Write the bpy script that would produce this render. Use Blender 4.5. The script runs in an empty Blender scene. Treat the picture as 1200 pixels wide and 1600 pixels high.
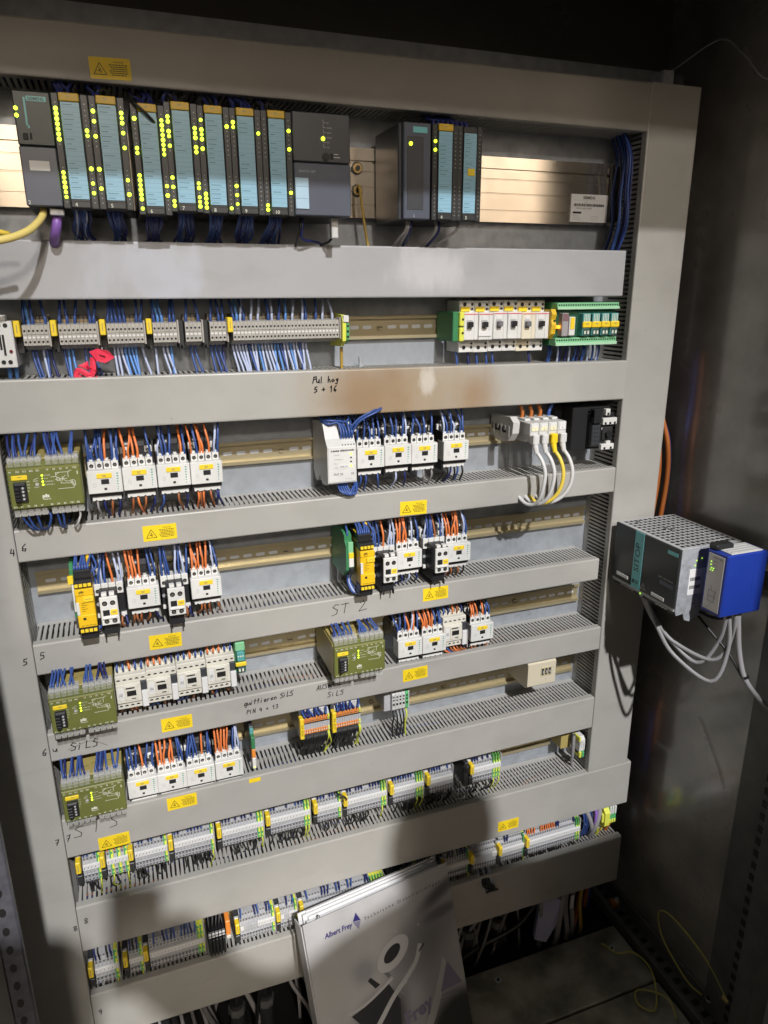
import bpy, bmesh, math, random
from mathutils import Vector, Matrix
random.seed(7)
SC = bpy.context.scene
COL = SC.collection
# ------------------------------------------------------------------ camera
cam_d = bpy.data.cameras.new("camera")
cam_d.lens = 25.143; cam_d.sensor_width = 36.0; cam_d.sensor_fit = 'AUTO'
cam_d.clip_start = 0.02; cam_d.clip_end = 60
cam = bpy.data.objects.new("camera", cam_d); COL.objects.link(cam)
_r = Vector((0.93827325, -0.34586452, -0.00458668)); _u = Vector((0.10550742, 0.27354549, 0.95605494)); _b = Vector((-0.32941082, -0.89752471, 0.29315169))
cam.matrix_world = Matrix(((_r.x, _u.x, _b.x, 0.15), (_r.y, _u.y, _b.y, -1.0), (_r.z, _u.z, _b.z, 1.5), (0, 0, 0, 1)))
SC.camera = cam
# ------------------------------------------------------------------ world + lamps + exposure
w = bpy.data.worlds.new("World"); SC.world = w; w.use_nodes = True
w.node_tree.nodes["Background"].inputs[0].default_value = (1.0, 0.96, 0.92, 1)
w.node_tree.nodes["Background"].inputs[1].default_value = 0.066
def area_lamp(name, loc, target, size, power, color):
    d = bpy.data.lights.new(name, 'AREA'); d.shape = 'DISK'; d.size = size; d.energy = power; d.color = color
    o = bpy.data.objects.new(name, d); COL.objects.link(o); o.location = loc
    o.rotation_euler = (Vector(target) - Vector(loc)).to_track_quat('-Z', 'Y').to_euler()
    return o
_d = bpy.data.lights.new("work_spot", 'SPOT'); _d.energy = 3350; _d.color = (1.0, 0.988, 0.978); _d.shadow_soft_size = 0.09; _d.spot_size = math.radians(19.2); _d.spot_blend = 1.0
_o = bpy.data.objects.new("work_spot", _d); COL.objects.link(_o); _o.location = (0.65, -6.0, 6.3); _o.rotation_euler = (Vector((0.50, 0, 0.45)) - _o.location).to_track_quat('-Z', 'Y').to_euler()
area_lamp("hall_lamp_low", (0.2, -6.5, 4.2), (0.5, 0, 1.5), 0.5, 138, (1.0, 0.90, 0.78))
area_lamp("added_wall_fill", (6.2, -7.4, 4.1), (6.2, -9.0, 2.7), 0.8, 180, (1.0, 0.91, 0.80))  # added fill, brightens the hall wall that the aluminium rail reflects
area_lamp("added_wall_fill_far", (-1.6, -7.4, 4.1), (-1.6, -9.0, 2.7), 0.8, 240, (1.0, 0.91, 0.80))  # second added fill on the wall, also lifts the topmost duct
SC.view_settings.view_transform = 'Standard'; SC.view_settings.look = 'None'
SC.view_settings.exposure = 0.0; SC.view_settings.gamma = 1.0
SC.render.engine = 'CYCLES'
SC.cycles.max_bounces = 8
# ------------------------------------------------------------------ materials
MATS = {}
def mat(name, col, rough=0.5, metal=0.0, noise=0.0, nscale=40.0, coat=0.0, emit=None, bump=0.0, alpha=None, trans=0.0, col2=None, rnoise=0.0, spec=0.5):
    if name in MATS: return MATS[name]
    m = bpy.data.materials.new(name); m.use_nodes = True
    nt = m.node_tree; b = nt.nodes["Principled BSDF"]; L = nt.links
    b.inputs["Base Color"].default_value = (*col, 1); b.inputs["Roughness"].default_value = rough
    b.inputs["Metallic"].default_value = metal; b.inputs["Coat Weight"].default_value = coat
    b.inputs["Specular IOR Level"].default_value = spec
    if trans: b.inputs["Transmission Weight"].default_value = trans
    if alpha is not None: b.inputs["Alpha"].default_value = alpha
    if emit:
        b.inputs["Emission Color"].default_value = (*emit[0], 1); b.inputs["Emission Strength"].default_value = emit[1]
    if noise or bump or rnoise:
        tc = nt.nodes.new("ShaderNodeTexCoord")
        n = nt.nodes.new("ShaderNodeTexNoise"); n.inputs["Scale"].default_value = nscale; n.inputs["Detail"].default_value = 5
        geo = nt.nodes.new("ShaderNodeNewGeometry")
        L.new(geo.outputs["Position"], n.inputs["Vector"])
        if noise:
            mx = nt.nodes.new("ShaderNodeMix"); mx.data_type = 'RGBA'
            c2 = col2 if col2 else tuple(c * (1 - noise) for c in col)
            mx.inputs[6].default_value = (*col, 1); mx.inputs[7].default_value = (*c2, 1)
            rp = nt.nodes.new("ShaderNodeMapRange"); rp.inputs[1].default_value = 0.35; rp.inputs[2].default_value = 0.7
            L.new(n.outputs["Fac"], rp.inputs[0]); L.new(rp.outputs[0], mx.inputs[0]); L.new(mx.outputs[2], b.inputs["Base Color"])
        if rnoise:
            rr = nt.nodes.new("ShaderNodeMapRange"); rr.inputs[1].default_value = 0.3; rr.inputs[2].default_value = 0.7
            rr.inputs[3].default_value = max(0.02, rough - rnoise); rr.inputs[4].default_value = min(1, rough + rnoise)
            L.new(n.outputs["Fac"], rr.inputs[0]); L.new(rr.outputs[0], b.inputs["Roughness"])
        if bump:
            bp = nt.nodes.new("ShaderNodeBump"); bp.inputs["Strength"].default_value = bump; bp.inputs["Distance"].default_value = 0.002
            n2 = nt.nodes.new("ShaderNodeTexNoise"); n2.inputs["Scale"].default_value = nscale * 6
            L.new(geo.outputs["Position"], n2.inputs["Vector"]); L.new(n2.outputs["Fac"], bp.inputs["Height"]); L.new(bp.outputs[0], b.inputs["Normal"])
    MATS[name] = m
    return m

def stain(m, center, radii, col, lo, hi, nscale, amount, streak=1.0):
    """mix a stain of colour col into material m inside an ellipse on the panel (world x,z), broken up by noise"""
    nt = m.node_tree; L = nt.links; b = nt.nodes["Principled BSDF"]
    prev = b.inputs["Base Color"].links[0].from_socket if b.inputs["Base Color"].links else None
    geo = nt.nodes.new("ShaderNodeNewGeometry")
    sub = nt.nodes.new("ShaderNodeVectorMath"); sub.operation = 'SUBTRACT'; sub.inputs[1].default_value = (center[0], 0, center[1])
    mul = nt.nodes.new("ShaderNodeVectorMath"); mul.operation = 'MULTIPLY'; mul.inputs[1].default_value = (1 / radii[0], 0, 1 / radii[1])
    ln = nt.nodes.new("ShaderNodeVectorMath"); ln.operation = 'LENGTH'
    L.new(geo.outputs["Position"], sub.inputs[0]); L.new(sub.outputs[0], mul.inputs[0]); L.new(mul.outputs[0], ln.inputs[0])
    n = nt.nodes.new("ShaderNodeTexNoise"); n.inputs["Scale"].default_value = nscale; n.inputs["Detail"].default_value = 6
    st_ = nt.nodes.new("ShaderNodeVectorMath"); st_.operation = 'MULTIPLY'; st_.inputs[1].default_value = (1, 1, streak)
    L.new(geo.outputs["Position"], st_.inputs[0]); L.new(st_.outputs[0], n.inputs["Vector"])
    a = nt.nodes.new("ShaderNodeMath"); a.operation = 'MULTIPLY_ADD'; a.inputs[1].default_value = -2.8; a.inputs[2].default_value = 1.4
    L.new(n.outputs["Fac"], a.inputs[0])
    s = nt.nodes.new("ShaderNodeMath"); s.operation = 'ADD'; L.new(ln.outputs["Value"], s.inputs[0]); L.new(a.outputs[0], s.inputs[1])
    mr = nt.nodes.new("ShaderNodeMapRange"); mr.interpolation_type = 'SMOOTHSTEP'
    mr.inputs[1].default_value = lo; mr.inputs[2].default_value = hi; mr.inputs[3].default_value = amount; mr.inputs[4].default_value = 0.0
    L.new(s.outputs[0], mr.inputs[0])
    mx = nt.nodes.new("ShaderNodeMix"); mx.data_type = 'RGBA'
    L.new(mr.outputs[0], mx.inputs[0])
    if prev: L.new(prev, mx.inputs[6])
    else: mx.inputs[6].default_value = b.inputs["Base Color"].default_value
    mx.inputs[7].default_value = (*col, 1)
    L.new(mx.outputs[2], b.inputs["Base Color"])

DUCT = mat("duct_plastic", (0.41, 0.40, 0.375), 0.42, noise=0.10, nscale=9, bump=0.05, rnoise=0.08)
DUCT1 = mat("duct_plastic_smeared", (0.40, 0.405, 0.42), 0.42, noise=0.08, nscale=9, rnoise=0.08)
stain(DUCT1, (0.20, 1.525), (0.07, 0.05), (0.50, 0.52, 0.60), 0.4, 1.3, 26, 0.62, .4)
stain(DUCT1, (0.59, 1.53), (0.055, 0.035), (0.55, 0.55, 0.57), 0.3, 1.3, 34, 0.75, .35)
DUCT2 = mat("duct_plastic_scorched", (0.42, 0.415, 0.39), 0.42, noise=0.08, nscale=9, rnoise=0.08)
stain(DUCT2, (0.565, 1.350), (0.24, 0.10), (0.34, 0.23, 0.11), 0.1, 1.1, 5, 0.62, .6)
stain(DUCT2, (0.500, 1.345), (0.075, 0.06), (0.26, 0.145, 0.06), 0.0, 1.2, 12, 0.60, .5)
stain(DUCT2, (0.672, 1.350), (0.050, 0.07), (0.27, 0.150, 0.06), 0.0, 1.2, 12, 0.55, .5)
stain(DUCT2, (0.585, 1.368), (0.018, 0.030), (0.58, 0.54, 0.48), 0.4, 1.1, 45, 0.8, .4)
for _m in (DUCT, DUCT1, DUCT2):          # specks of dirt and fine scuffs on the covers
    _nt = _m.node_tree; _L = _nt.links; _b = _nt.nodes["Principled BSDF"]; _pv = _b.inputs["Base Color"].links[0].from_socket
    _g = _nt.nodes.new("ShaderNodeNewGeometry")
    for sc_, thr, vm, am in ((140, (.70, .78), (1, 1, 1), .55), (30, (.62, .85), (.4, 1, 2.0), .12), (11, (.50, .75), (1, 1, 1.6), .16)):
        _v = _nt.nodes.new("ShaderNodeVectorMath"); _v.operation = 'MULTIPLY'; _v.inputs[1].default_value = vm; _L.new(_g.outputs["Position"], _v.inputs[0])
        _n = _nt.nodes.new("ShaderNodeTexNoise"); _n.inputs["Scale"].default_value = sc_; _n.inputs["Detail"].default_value = 3; _L.new(_v.outputs[0], _n.inputs["Vector"])
        _r2 = _nt.nodes.new("ShaderNodeMapRange"); _r2.inputs[1].default_value = thr[0]; _r2.inputs[2].default_value = thr[1]; _r2.inputs[4].default_value = am; _L.new(_n.outputs["Fac"], _r2.inputs[0])
        _x = _nt.nodes.new("ShaderNodeMix"); _x.data_type = 'RGBA'; _L.new(_r2.outputs[0], _x.inputs[0]); _L.new(_pv, _x.inputs[6]); _x.inputs[7].default_value = (.16, .145, .12, 1); _pv = _x.outputs[2]
    _L.new(_pv, _b.inputs["Base Color"])
FINGER = mat("duct_finger_plastic", (0.40, 0.39, 0.37), 0.5)
PLATE = mat("galvanised_sheet", (0.40, 0.43, 0.47), 0.42, metal=0.35, noise=0.22, nscale=55, rnoise=0.12)
RAIL = mat("chromated_rail", (0.52, 0.45, 0.29), 0.42, metal=0.6, noise=0.12, nscale=12, rnoise=0.05)
ALU = mat("rail_aluminium", (0.72, 0.66, 0.58), 0.16, metal=0.9, noise=0.12, nscale=8, rnoise=0.08)
WALL = mat("cabinet_paint_shaded", (0.10, 0.09, 0.08), 0.36, noise=0.40, nscale=6, rnoise=0.12, spec=0.8, coat=0.8, bump=0.04)  # cabinet paint with shade put into its colour, lighter on the right panel
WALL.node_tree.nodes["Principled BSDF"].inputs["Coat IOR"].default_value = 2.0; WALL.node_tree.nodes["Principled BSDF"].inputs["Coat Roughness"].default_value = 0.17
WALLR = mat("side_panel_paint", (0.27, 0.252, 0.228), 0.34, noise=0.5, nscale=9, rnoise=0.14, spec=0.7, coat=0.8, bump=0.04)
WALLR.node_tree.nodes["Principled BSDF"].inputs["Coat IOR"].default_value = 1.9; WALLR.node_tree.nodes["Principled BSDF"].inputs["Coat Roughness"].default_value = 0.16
FRAME = mat("frame_paint", (0.10, 0.10, 0.098), 0.4, noise=0.3, nscale=30)
FRAMEL = mat("frame_zinc", (0.13, 0.13, 0.155), 0.45, metal=0.3, noise=0.4, nscale=70)
FLOORM = mat("cabinet_floor_dirty", (0.34, 0.32, 0.265), 0.7, noise=0.7, nscale=16, bump=0.25)
DARK = mat("plinth_black", (0.012, 0.012, 0.013), 0.7)  # even near-black colour of the plinth
WHITE = mat("white_plastic", (0.72, 0.72, 0.70), 0.38, noise=0.13, nscale=28, rnoise=0.08)
CREAM = mat("cream_plastic", (0.70, 0.68, 0.60), 0.42, noise=0.12, nscale=28)
BEIGE = mat("beige_terminal_plastic", (0.44, 0.42, 0.385), 0.5, noise=0.12, nscale=80)
TERMG = mat("grey_terminal_plastic", (0.45, 0.455, 0.475), 0.48, noise=0.1, nscale=90)
LGREY = mat("light_grey_plastic", (0.58, 0.58, 0.57), 0.42, noise=0.06, nscale=60)
BLACK = mat("black_plastic", (0.018, 0.018, 0.02), 0.42)
HOLE = mat("screw_hole_black", (0.01, 0.01, 0.01), 0.6)
SCREW = mat("screw_steel", (0.45, 0.44, 0.42), 0.3, metal=0.9)
BRASS = mat("brass_screw", (0.62, 0.45, 0.20), 0.3, metal=0.9)
OLIVE = mat("olive_plastic", (0.150, 0.165, 0.042), 0.42, noise=0.08, nscale=40)
KHAKI = mat("khaki_plastic", (0.42, 0.34, 0.12), 0.42, noise=0.08, nscale=40)
CLEAR = mat("clear_terminal_cover", (0.62, 0.62, 0.58), 0.10, alpha=0.30)
SMOKE = mat("smoked_clear_plastic", (0.10, 0.10, 0.11), 0.15, alpha=0.75)
YEL = mat("yellow_label", (0.88, 0.64, 0.02), 0.45)
YTAG = mat("yellow_tag", (0.86, 0.62, 0.03), 0.45)
YPIL = mat("yellow_plastic", (0.84, 0.52, 0.015), 0.40, noise=0.06, nscale=50)
YSIDE = mat("yellow_ochre_plastic", (0.55, 0.42, 0.10), 0.45)
GRN = mat("green_plastic", (0.045, 0.22, 0.09), 0.45, noise=0.1, nscale=60)
GRNL = mat("light_green_terminal", (0.22, 0.52, 0.28), 0.45)
TEALG = mat("teal_green_print", (0.02, 0.30, 0.20), 0.5)
EARTHY = mat("earth_yellow", (0.72, 0.74, 0.10), 0.45)
EARTHG = mat("earth_green", (0.10, 0.42, 0.16), 0.45)
ORG = mat("orange_plastic", (0.80, 0.27, 0.045), 0.45)
INK = mat("black_ink", (0.015, 0.014, 0.016), 0.5)
PRINTW = mat("white_print", (0.72, 0.73, 0.62), 0.5)
PRINTG = mat("grey_print", (0.45, 0.45, 0.45), 0.5)
PLC = mat("anthracite_plastic", (0.052, 0.056, 0.064), 0.38, noise=0.12, nscale=30)
PLCD = mat("anthracite_dark", (0.034, 0.035, 0.036), 0.4, noise=0.1, nscale=30)
PLCF = mat("anthracite_flap", (0.088, 0.100, 0.135), 0.35, noise=0.08, nscale=30)
STRIP = mat("petrol_label_strip", (0.27, 0.49, 0.63), 0.35)
STRIPL = mat("petrol_strip_line", (0.12, 0.26, 0.33), 0.4)
PETROL = mat("petrol_print", (0.16, 0.50, 0.52), 0.4)
LED = mat("led_lit", (0.5, 0.9, 0.05), 0.3, emit=((0.66, 1.0, 0.03), 3.2))
LEDS = mat("led_soft", (0.4, 0.8, 0.1), 0.3, emit=((0.5, 1.0, 0.08), 0.7))
LEDOFF = mat("led_off", (0.30, 0.30, 0.28), 0.3)
LEDO = mat("led_amber", (0.9, 0.4, 0.05), 0.3, emit=((1.0, 0.35, 0.02), 2.0))
PAPER = mat("paper_label", (0.72, 0.72, 0.72), 0.55)
W_BLUE = mat("wire_blue", (0.036, 0.082, 0.28), 0.42)
W_LBLUE = mat("wire_light_blue", (0.10, 0.26, 0.62), 0.42)
W_PALE = mat("wire_blue_white", (0.42, 0.48, 0.66), 0.42)
W_NAVY = mat("wire_navy", (0.014, 0.022, 0.12), 0.45)
W_ORG = mat("wire_orange", (0.72, 0.20, 0.055), 0.42)
W_BRN = mat("wire_brown_orange", (0.33, 0.11, 0.035), 0.42)
W_BLK = mat("wire_black", (0.012, 0.012, 0.013), 0.42)
W_GY = mat("wire_green_yellow", (0.55, 0.60, 0.06), 0.42)
W_YEL = mat("cable_yellow", (0.80, 0.60, 0.08), 0.42)
W_OCH = mat("wire_ochre", (0.42, 0.28, 0.05), 0.45)
W_GREY = mat("cable_grey", (0.30, 0.29, 0.30), 0.45)
W_LGREY = mat("cable_light_grey", (0.62, 0.62, 0.62), 0.42)
W_VIO = mat("cable_violet", (0.26, 0.13, 0.48), 0.42)
W_RED = mat("cable_orange_red", (0.42, 0.13, 0.028), 0.42)
RED = mat("red_plastic_film", (0.80, 0.05, 0.10), 0.35)
ZINC = mat("zinc_sheet", (0.56, 0.58, 0.63), 0.36, metal=0.35, noise=0.35, nscale=90, rnoise=0.1)
GRILL = mat("grille_grey_paint", (0.46, 0.47, 0.48), 0.45, noise=0.1, nscale=40)
BLUEP = mat("blue_plastic", (0.016, 0.045, 0.33), 0.36, noise=0.06, nscale=50)
SILV = mat("silver_foil", (0.52, 0.50, 0.48), 0.35, metal=0.35)
COVERM = mat("folder_cover", (0.50, 0.49, 0.50), 0.35, noise=0.18, nscale=14, bump=0.04)
PAGEM = mat("paper_pages", (0.72, 0.72, 0.74), 0.6)
WCOL = {'B': W_BLUE, 'L': W_LBLUE, 'P': W_PALE, 'N': W_NAVY, 'O': W_ORG, 'R': W_BRN, 'K': W_BLK, 'G': W_GY, 'Y': W_YEL, 'E': W_GREY, 'W': W_LGREY}

# ------------------------------------------------------------------ mesh helpers
class MB:
    def __init__(s): s.v = []; s.f = []; s.m = []
    def add(s, vs, fs, m):
        o = len(s.v); s.v += [tuple(v) for v in vs]
        for f in fs: s.f.append([i + o for i in f]); s.m.append(m)
    def box(s, x0, x1, y0, y1, z0, z1, m, c=0.0):
        if c <= 0:
            s.add([(x, y, z) for x in (x0, x1) for y in (y0, y1) for z in (z0, z1)],
                  [(0, 1, 3, 2), (4, 6, 7, 5), (0, 4, 5, 1), (2, 3, 7, 6), (0, 2, 6, 4), (1, 5, 7, 3)], m); return s
        lo = (x0, y0, z0); hi = (x1, y1, z1)
        vs = []; idx = {}
        for sx in (0, 1):
            for sy in (0, 1):
                for sz in (0, 1):
                    sg = (sx, sy, sz)
                    for a in range(3):
                        p = [(hi[k] if sg[k] else lo[k]) for k in range(3)]
                        for k in range(3):
                            if k != a: p[k] += -c if sg[k] else c
                        idx[(sg, a)] = len(vs); vs.append(p)
        fs = []
        for a in range(3):
            b, d = [k for k in range(3) if k != a]
            for sa in (0, 1):
                q = []
                for (sb, sd) in ((0, 0), (1, 0), (1, 1), (0, 1)):
                    t = [0, 0, 0]; t[a] = sa; t[b] = sb; t[d] = sd; q.append(idx[(tuple(t), a)])
                fs.append(q)
        for a in range(3):      # edges running along axis a
            b, d = [k for k in range(3) if k != a]
            for sb in (0, 1):
                for sd in (0, 1):
                    t0 = [0, 0, 0]; t0[b] = sb; t0[d] = sd; t1 = list(t0); t1[a] = 1
                    fs.append((idx[(tuple(t0), b)], idx[(tuple(t1), b)], idx[(tuple(t1), d)], idx[(tuple(t0), d)]))
        for sx in (0, 1):
            for sy in (0, 1):
                for sz in (0, 1):
                    fs.append([idx[((sx, sy, sz), a)] for a in range(3)])
        s.add(vs, fs, m); return s
    def cyl(s, c, ax, r, h, m, n=10, r2=None):
        c = Vector(c); d = Vector({'x': (1, 0, 0), 'y': (0, 1, 0), 'z': (0, 0, 1)}[ax]) if isinstance(ax, str) else Vector(ax).normalized()
        u = d.orthogonal().normalized(); v = d.cross(u); r2 = r if r2 is None else r2
        vs = []
        for k, (rr, t) in enumerate(((r, 0), (r2, h))):
            for i in range(n):
                a = 2 * math.pi * i / n; vs.append(c + d * t + (u * math.cos(a) + v * math.sin(a)) * rr)
        fs = [tuple(range(n)), tuple(range(n, 2 * n))] + [(i, (i + 1) % n, n + (i + 1) % n, n + i) for i in range(n)]
        s.add(vs, fs, m); return s
    def prism(s, prof, x0, x1, m, plane='yz'):
        n = len(prof)
        if plane == 'yz': vs = [(x0, a, b) for a, b in prof] + [(x1, a, b) for a, b in prof]
        elif plane == 'xz': vs = [(a, x0, b) for a, b in prof] + [(a, x1, b) for a, b in prof]
        else: vs = [(a, b, x0) for a, b in prof] + [(a, b, x1) for a, b in prof]
        s.add(vs, [tuple(range(n)), tuple(range(n, 2 * n))] + [(i, (i + 1) % n, n + (i + 1) % n, n + i) for i in range(n)], m); return s
    def tube(s, pts, r, m, n=6, sub=4):
        P = [Vector(p) for p in pts]
        if len(P) > 2 and sub > 1:
            Q = []
            E = [P[0] * 2 - P[1]] + P + [P[-1] * 2 - P[-2]]
            for i in range(1, len(E) - 2):
                for k in range(sub):
                    t = k / sub; a, b, c, d = E[i - 1], E[i], E[i + 1], E[i + 2]
                    Q.append(0.5 * ((2 * b) + (c - a) * t + (2 * a - 5 * b + 4 * c - d) * t * t + (3 * b - a - 3 * c + d) * t ** 3))
            Q.append(P[-1]); P = Q
        vs = []; up = None
        for i, p in enumerate(P):
            t = (P[min(i + 1, len(P) - 1)] - P[max(i - 1, 0)])
            if t.length < 1e-9: t = Vector((0, 0, 1))
            t.normalize()
            if up is None: up = t.orthogonal().normalized()
            else:
                up = up - t * up.dot(t)
                if up.length < 1e-6: up = t.orthogonal()
                up.normalize()
            w_ = t.cross(up)
            for k in range(n):
                a = 2 * math.pi * k / n; vs.append(p + (up * math.cos(a) + w_ * math.sin(a)) * r)
        fs = [tuple(range(n)), tuple(range(len(vs) - n, len(vs)))]
        for i in range(len(P) - 1):
            for k in range(n): fs.append((i * n + k, i * n + (k + 1) % n, (i + 1) * n + (k + 1) % n, (i + 1) * n + k))
        s.add(vs, fs, m); return s
    def quad(s, pts, m): s.add(pts, [tuple(range(len(pts)))], m); return s
    def ribbon(s, pts, wd, nrm, m, lift=0.0):
        """flat stroke of width wd lying in the plane with normal nrm"""
        nrm = Vector(nrm); P = [Vector(p) + nrm * lift for p in pts]
        for a, b in zip(P[:-1], P[1:]):
            t = b - a
            if t.length < 1e-7: continue
            t.normalize(); sd = t.cross(nrm) * wd * 0.5; e = t * wd * 0.35
            s.add([a - e + sd, b + e + sd, b + e - sd, a - e - sd], [(0, 1, 2, 3)], m)
        return s
    def build(s, name, parent=None, smooth=False, fix=True):
        me = bpy.data.meshes.new(name); me.from_pydata(s.v, [], s.f)
        ms = []; 
        for x in s.m:
            if x not in ms: ms.append(x)
        for x in ms: me.materials.append(x)
        ix = {x.name: i for i, x in enumerate(ms)}
        me.polygons.foreach_set("material_index", [ix[x.name] for x in s.m])
        if fix:
            bm = bmesh.new(); bm.from_mesh(me); bmesh.ops.recalc_face_normals(bm, faces=bm.faces); bm.to_mesh(me); bm.free()
        if smooth: me.polygons.foreach_set("use_smooth", [True] * len(me.polygons))
        me.update()
        o = bpy.data.objects.new(name, me); COL.objects.link(o)
        if parent: o.parent = parent
        return o

def tag(o, label=None, cat=None, group=None, kind=None):
    if label: o['label'] = label
    if cat: o['category'] = cat
    if group: o['group'] = group
    if kind: o['kind'] = kind
    return o
def empty(name, loc, label, cat, group=None):
    o = bpy.data.objects.new(name, None); COL.objects.link(o); o.location = loc; o.empty_display_size = 0.02
    return tag(o, label, cat, group)
KIDS = {}
def kids(o): return [c for c in COL.objects if c.parent == o]
def copy_tree(o, parent=None, _ch=None):
    c = o.copy(); COL.objects.link(c)
    if parent: c.parent = parent
    for ch in list(o.children): copy_tree(ch, c)
    return c
def mb(): return MB()

TXT = {}
def text_geo(s, bold=0.0):
    key = (s, bold)
    if key in TXT: return TXT[key]
    cu = bpy.data.curves.new("txt", 'FONT'); cu.body = s; cu.size = 1.0; cu.resolution_u = 2; cu.offset = bold
    ob = bpy.data.objects.new("txt", cu); COL.objects.link(ob)
    dg = bpy.context.evaluated_depsgraph_get(); me = ob.evaluated_get(dg).to_mesh()
    vs = [v.co.copy() for v in me.vertices]; fs = [tuple(p.vertices) for p in me.polygons]
    ob.evaluated_get(dg).to_mesh_clear()
    bpy.data.objects.remove(ob); bpy.data.curves.remove(cu)
    TXT[key] = (vs, fs); return TXT[key]
def text(M, s, org, h, m, ex=(1, 0, 0), ez=(0, 0, 1), wid=None, bold=0.0, shear=0.0):
    """flat lettering: cap height h, origin at lower left"""
    vs, fs = text_geo(s, bold)
    if not vs: return
    ex = Vector(ex); ez = Vector(ez); k = h / 0.69
    mx = max(v.x for v in vs); kx = k if wid is None else wid / mx
    M.add([Vector(org) + ex * (v.x * kx + shear * v.y * k) + ez * (v.y * k) for v in vs], fs, m)

# hand-drawn stroke alphabet (unit box, several strokes per letter)
ST = {
 'P': [[(.1, 0), (.25, 1)], [(.2, .95), (.6, .98), (.65, .7), (.2, .5)]],
 'n': [[(.1, .5), (.15, 0)], [(.15, .4), (.4, .5), (.5, .05)]], 'u': [[(.05, .5), (.1, .1), (.35, .05), (.5, .5), (.55, .0)]],
 'l': [[(.2, 1), (.25, 0)]], 'h': [[(.1, 1), (.1, 0)], [(.1, .3), (.35, .55), (.5, 0)]],
 'o': [[(.3, .5), (.05, .25), (.25, 0), (.5, .25), (.3, .5)]], 'q': [[(.5, .5), (.15, .45), (.1, .1), (.5, .15)], [(.5, .55), (.45, -.3), (.25, -.3)]],
 '5': [[(.55, 1), (.15, .95), (.1, .55), (.45, .55), (.5, .2), (.05, .0)]], '+': [[(.05, .45), (.55, .45)], [(.3, .7), (.3, .2)]],
 '1': [[(.1, .7), (.35, 1), (.3, 0)]], '6': [[(.5, 1), (.15, .6), (.1, .15), (.4, 0), (.5, .3), (.15, .4)]],
 'S': [[(.6, .9), (.3, 1), (.05, .75), (.5, .4), (.45, .1), (.0, .0)]], 'T': [[(0, .95), (.7, 1)], [(.38, .97), (.3, 0)]],
 '2': [[(.05, .8), (.35, 1), (.5, .7), (.0, .05), (.75, .12)]], '3': [[(.1, .95), (.5, 1), (.25, .55), (.55, .3), (.1, 0)]],
 'i': [[(.15, .5), (.1, 0)], [(.2, .8), (.2, .85)]], 't': [[(.2, .95), (.15, 0)], [(0, .6), (.4, .65)]], 'e': [[(.1, .3), (.45, .35), (.3, .55), (.1, .3), (.2, 0), (.5, .1)]],
 'r': [[(.1, .5), (.1, 0)], [(.1, .35), (.4, .5)]], 'L': [[(.15, 1), (.05, 0), (.55, .05)]], 'I': [[(.2, .95), (.2, 0)]], 'N': [[(.05, 0), (.1, .95), (.5, 0), (.55, 1)]],
 '4': [[(.15, 1), (.05, .45), (.5, .45)], [(.4, .9), (.4, 0)]], 'A': [[(0, 0), (.35, 1), (.5, 0)], [(.1, .4), (.5, .4)]], 'U': [[(.05, 1), (.05, .1), (.45, .1), (.5, 1)]],
 'W': [[(0, 1), (.15, 0), (.35, .7), (.5, 0), (.7, 1)]], 'H': [[(.05, 1), (.05, 0)], [(.5, 1), (.5, 0)], [(.05, .5), (.5, .5)]],
 '7': [[(.05, .95), (.5, 1), (.2, 0)], [(.1, .5), (.45, .5)]], '8': [[(.3, .5), (.05, .75), (.3, 1), (.5, .75), (.1, .25), (.3, 0), (.55, .25), (.3, .5)]],
 '9': [[(.5, .6), (.2, .5), (.1, .85), (.4, 1), (.5, .6), (.4, 0)]], 'a': [[(.5, .45), (.15, .45), (.1, .1), (.45, .15), (.5, .5), (.5, 0)]], 'g': [[(.5, .5), (.15, .4), (.4, .2), (.5, .5), (.4, -.3), (.1, -.25)]],
 '-': [[(.0, .4), (.5, .45)]], ' ': [],
}
def hand(M, s, x, z, h, wd, y=-0.0004, slope=0.0, pitch=0.75, m=None, jit=0.06):
    rnd = random.Random(sum(map(ord, s)) + int(x * 1000)); cx = 0
    for ch in s:
        for st in ST.get(ch, []):
            pts = []
            for (a, b) in st:
                a += rnd.uniform(-jit, jit) * .5; b += rnd.uniform(-jit, jit)
                px = x + (cx + a + .1 * b) * h; pts.append((px, y, z + b * h + (px - x) * slope))
            M.ribbon(pts, wd, (0, -1, 0), m or INK)
        cx += pitch

# ------------------------------------------------------------------ the cabinet
cab = empty("control_cabinet", (0.5, 0.1, 0.15), "tall painted control cabinet standing open around the wiring panel", "cabinet")
def cpart(m, name, **k):
    o = m.build(name, **k); o.parent = cab; o.matrix_parent_inverse = Matrix.Translation((-0.5, -0.1, -0.15)); return o
XR = 1.10; XL = -0.125
cpart(mb().box(-0.10, 1.052, 0.080, 0.083, 0.28, 1.84, PLATE), "mounting_plate")
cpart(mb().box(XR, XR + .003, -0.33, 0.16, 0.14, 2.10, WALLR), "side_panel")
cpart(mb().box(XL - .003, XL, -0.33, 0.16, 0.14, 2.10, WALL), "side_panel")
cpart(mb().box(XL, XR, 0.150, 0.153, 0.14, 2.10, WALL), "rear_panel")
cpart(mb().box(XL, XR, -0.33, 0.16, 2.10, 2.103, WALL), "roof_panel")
cpart(mb().box(XL, XR, -0.345, -0.30, 1.865, 2.10, FRAME), "front_lintel")
# floor plates: front strip and rear gland plate, 4 mm lap
cpart(mb().box(XL, 1.045, -0.150, -0.012, 0.160, 0.170, FLOORM, .002), "floor_plate")
cpart(mb().box(XL, 1.045, -0.340, -0.153, 0.157, 0.167, FLOORM, .002), "floor_plate")
cpart(mb().box(XL, XR, -0.345, 0.150, 0.10, 0.14, DARK), "plinth")
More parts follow.
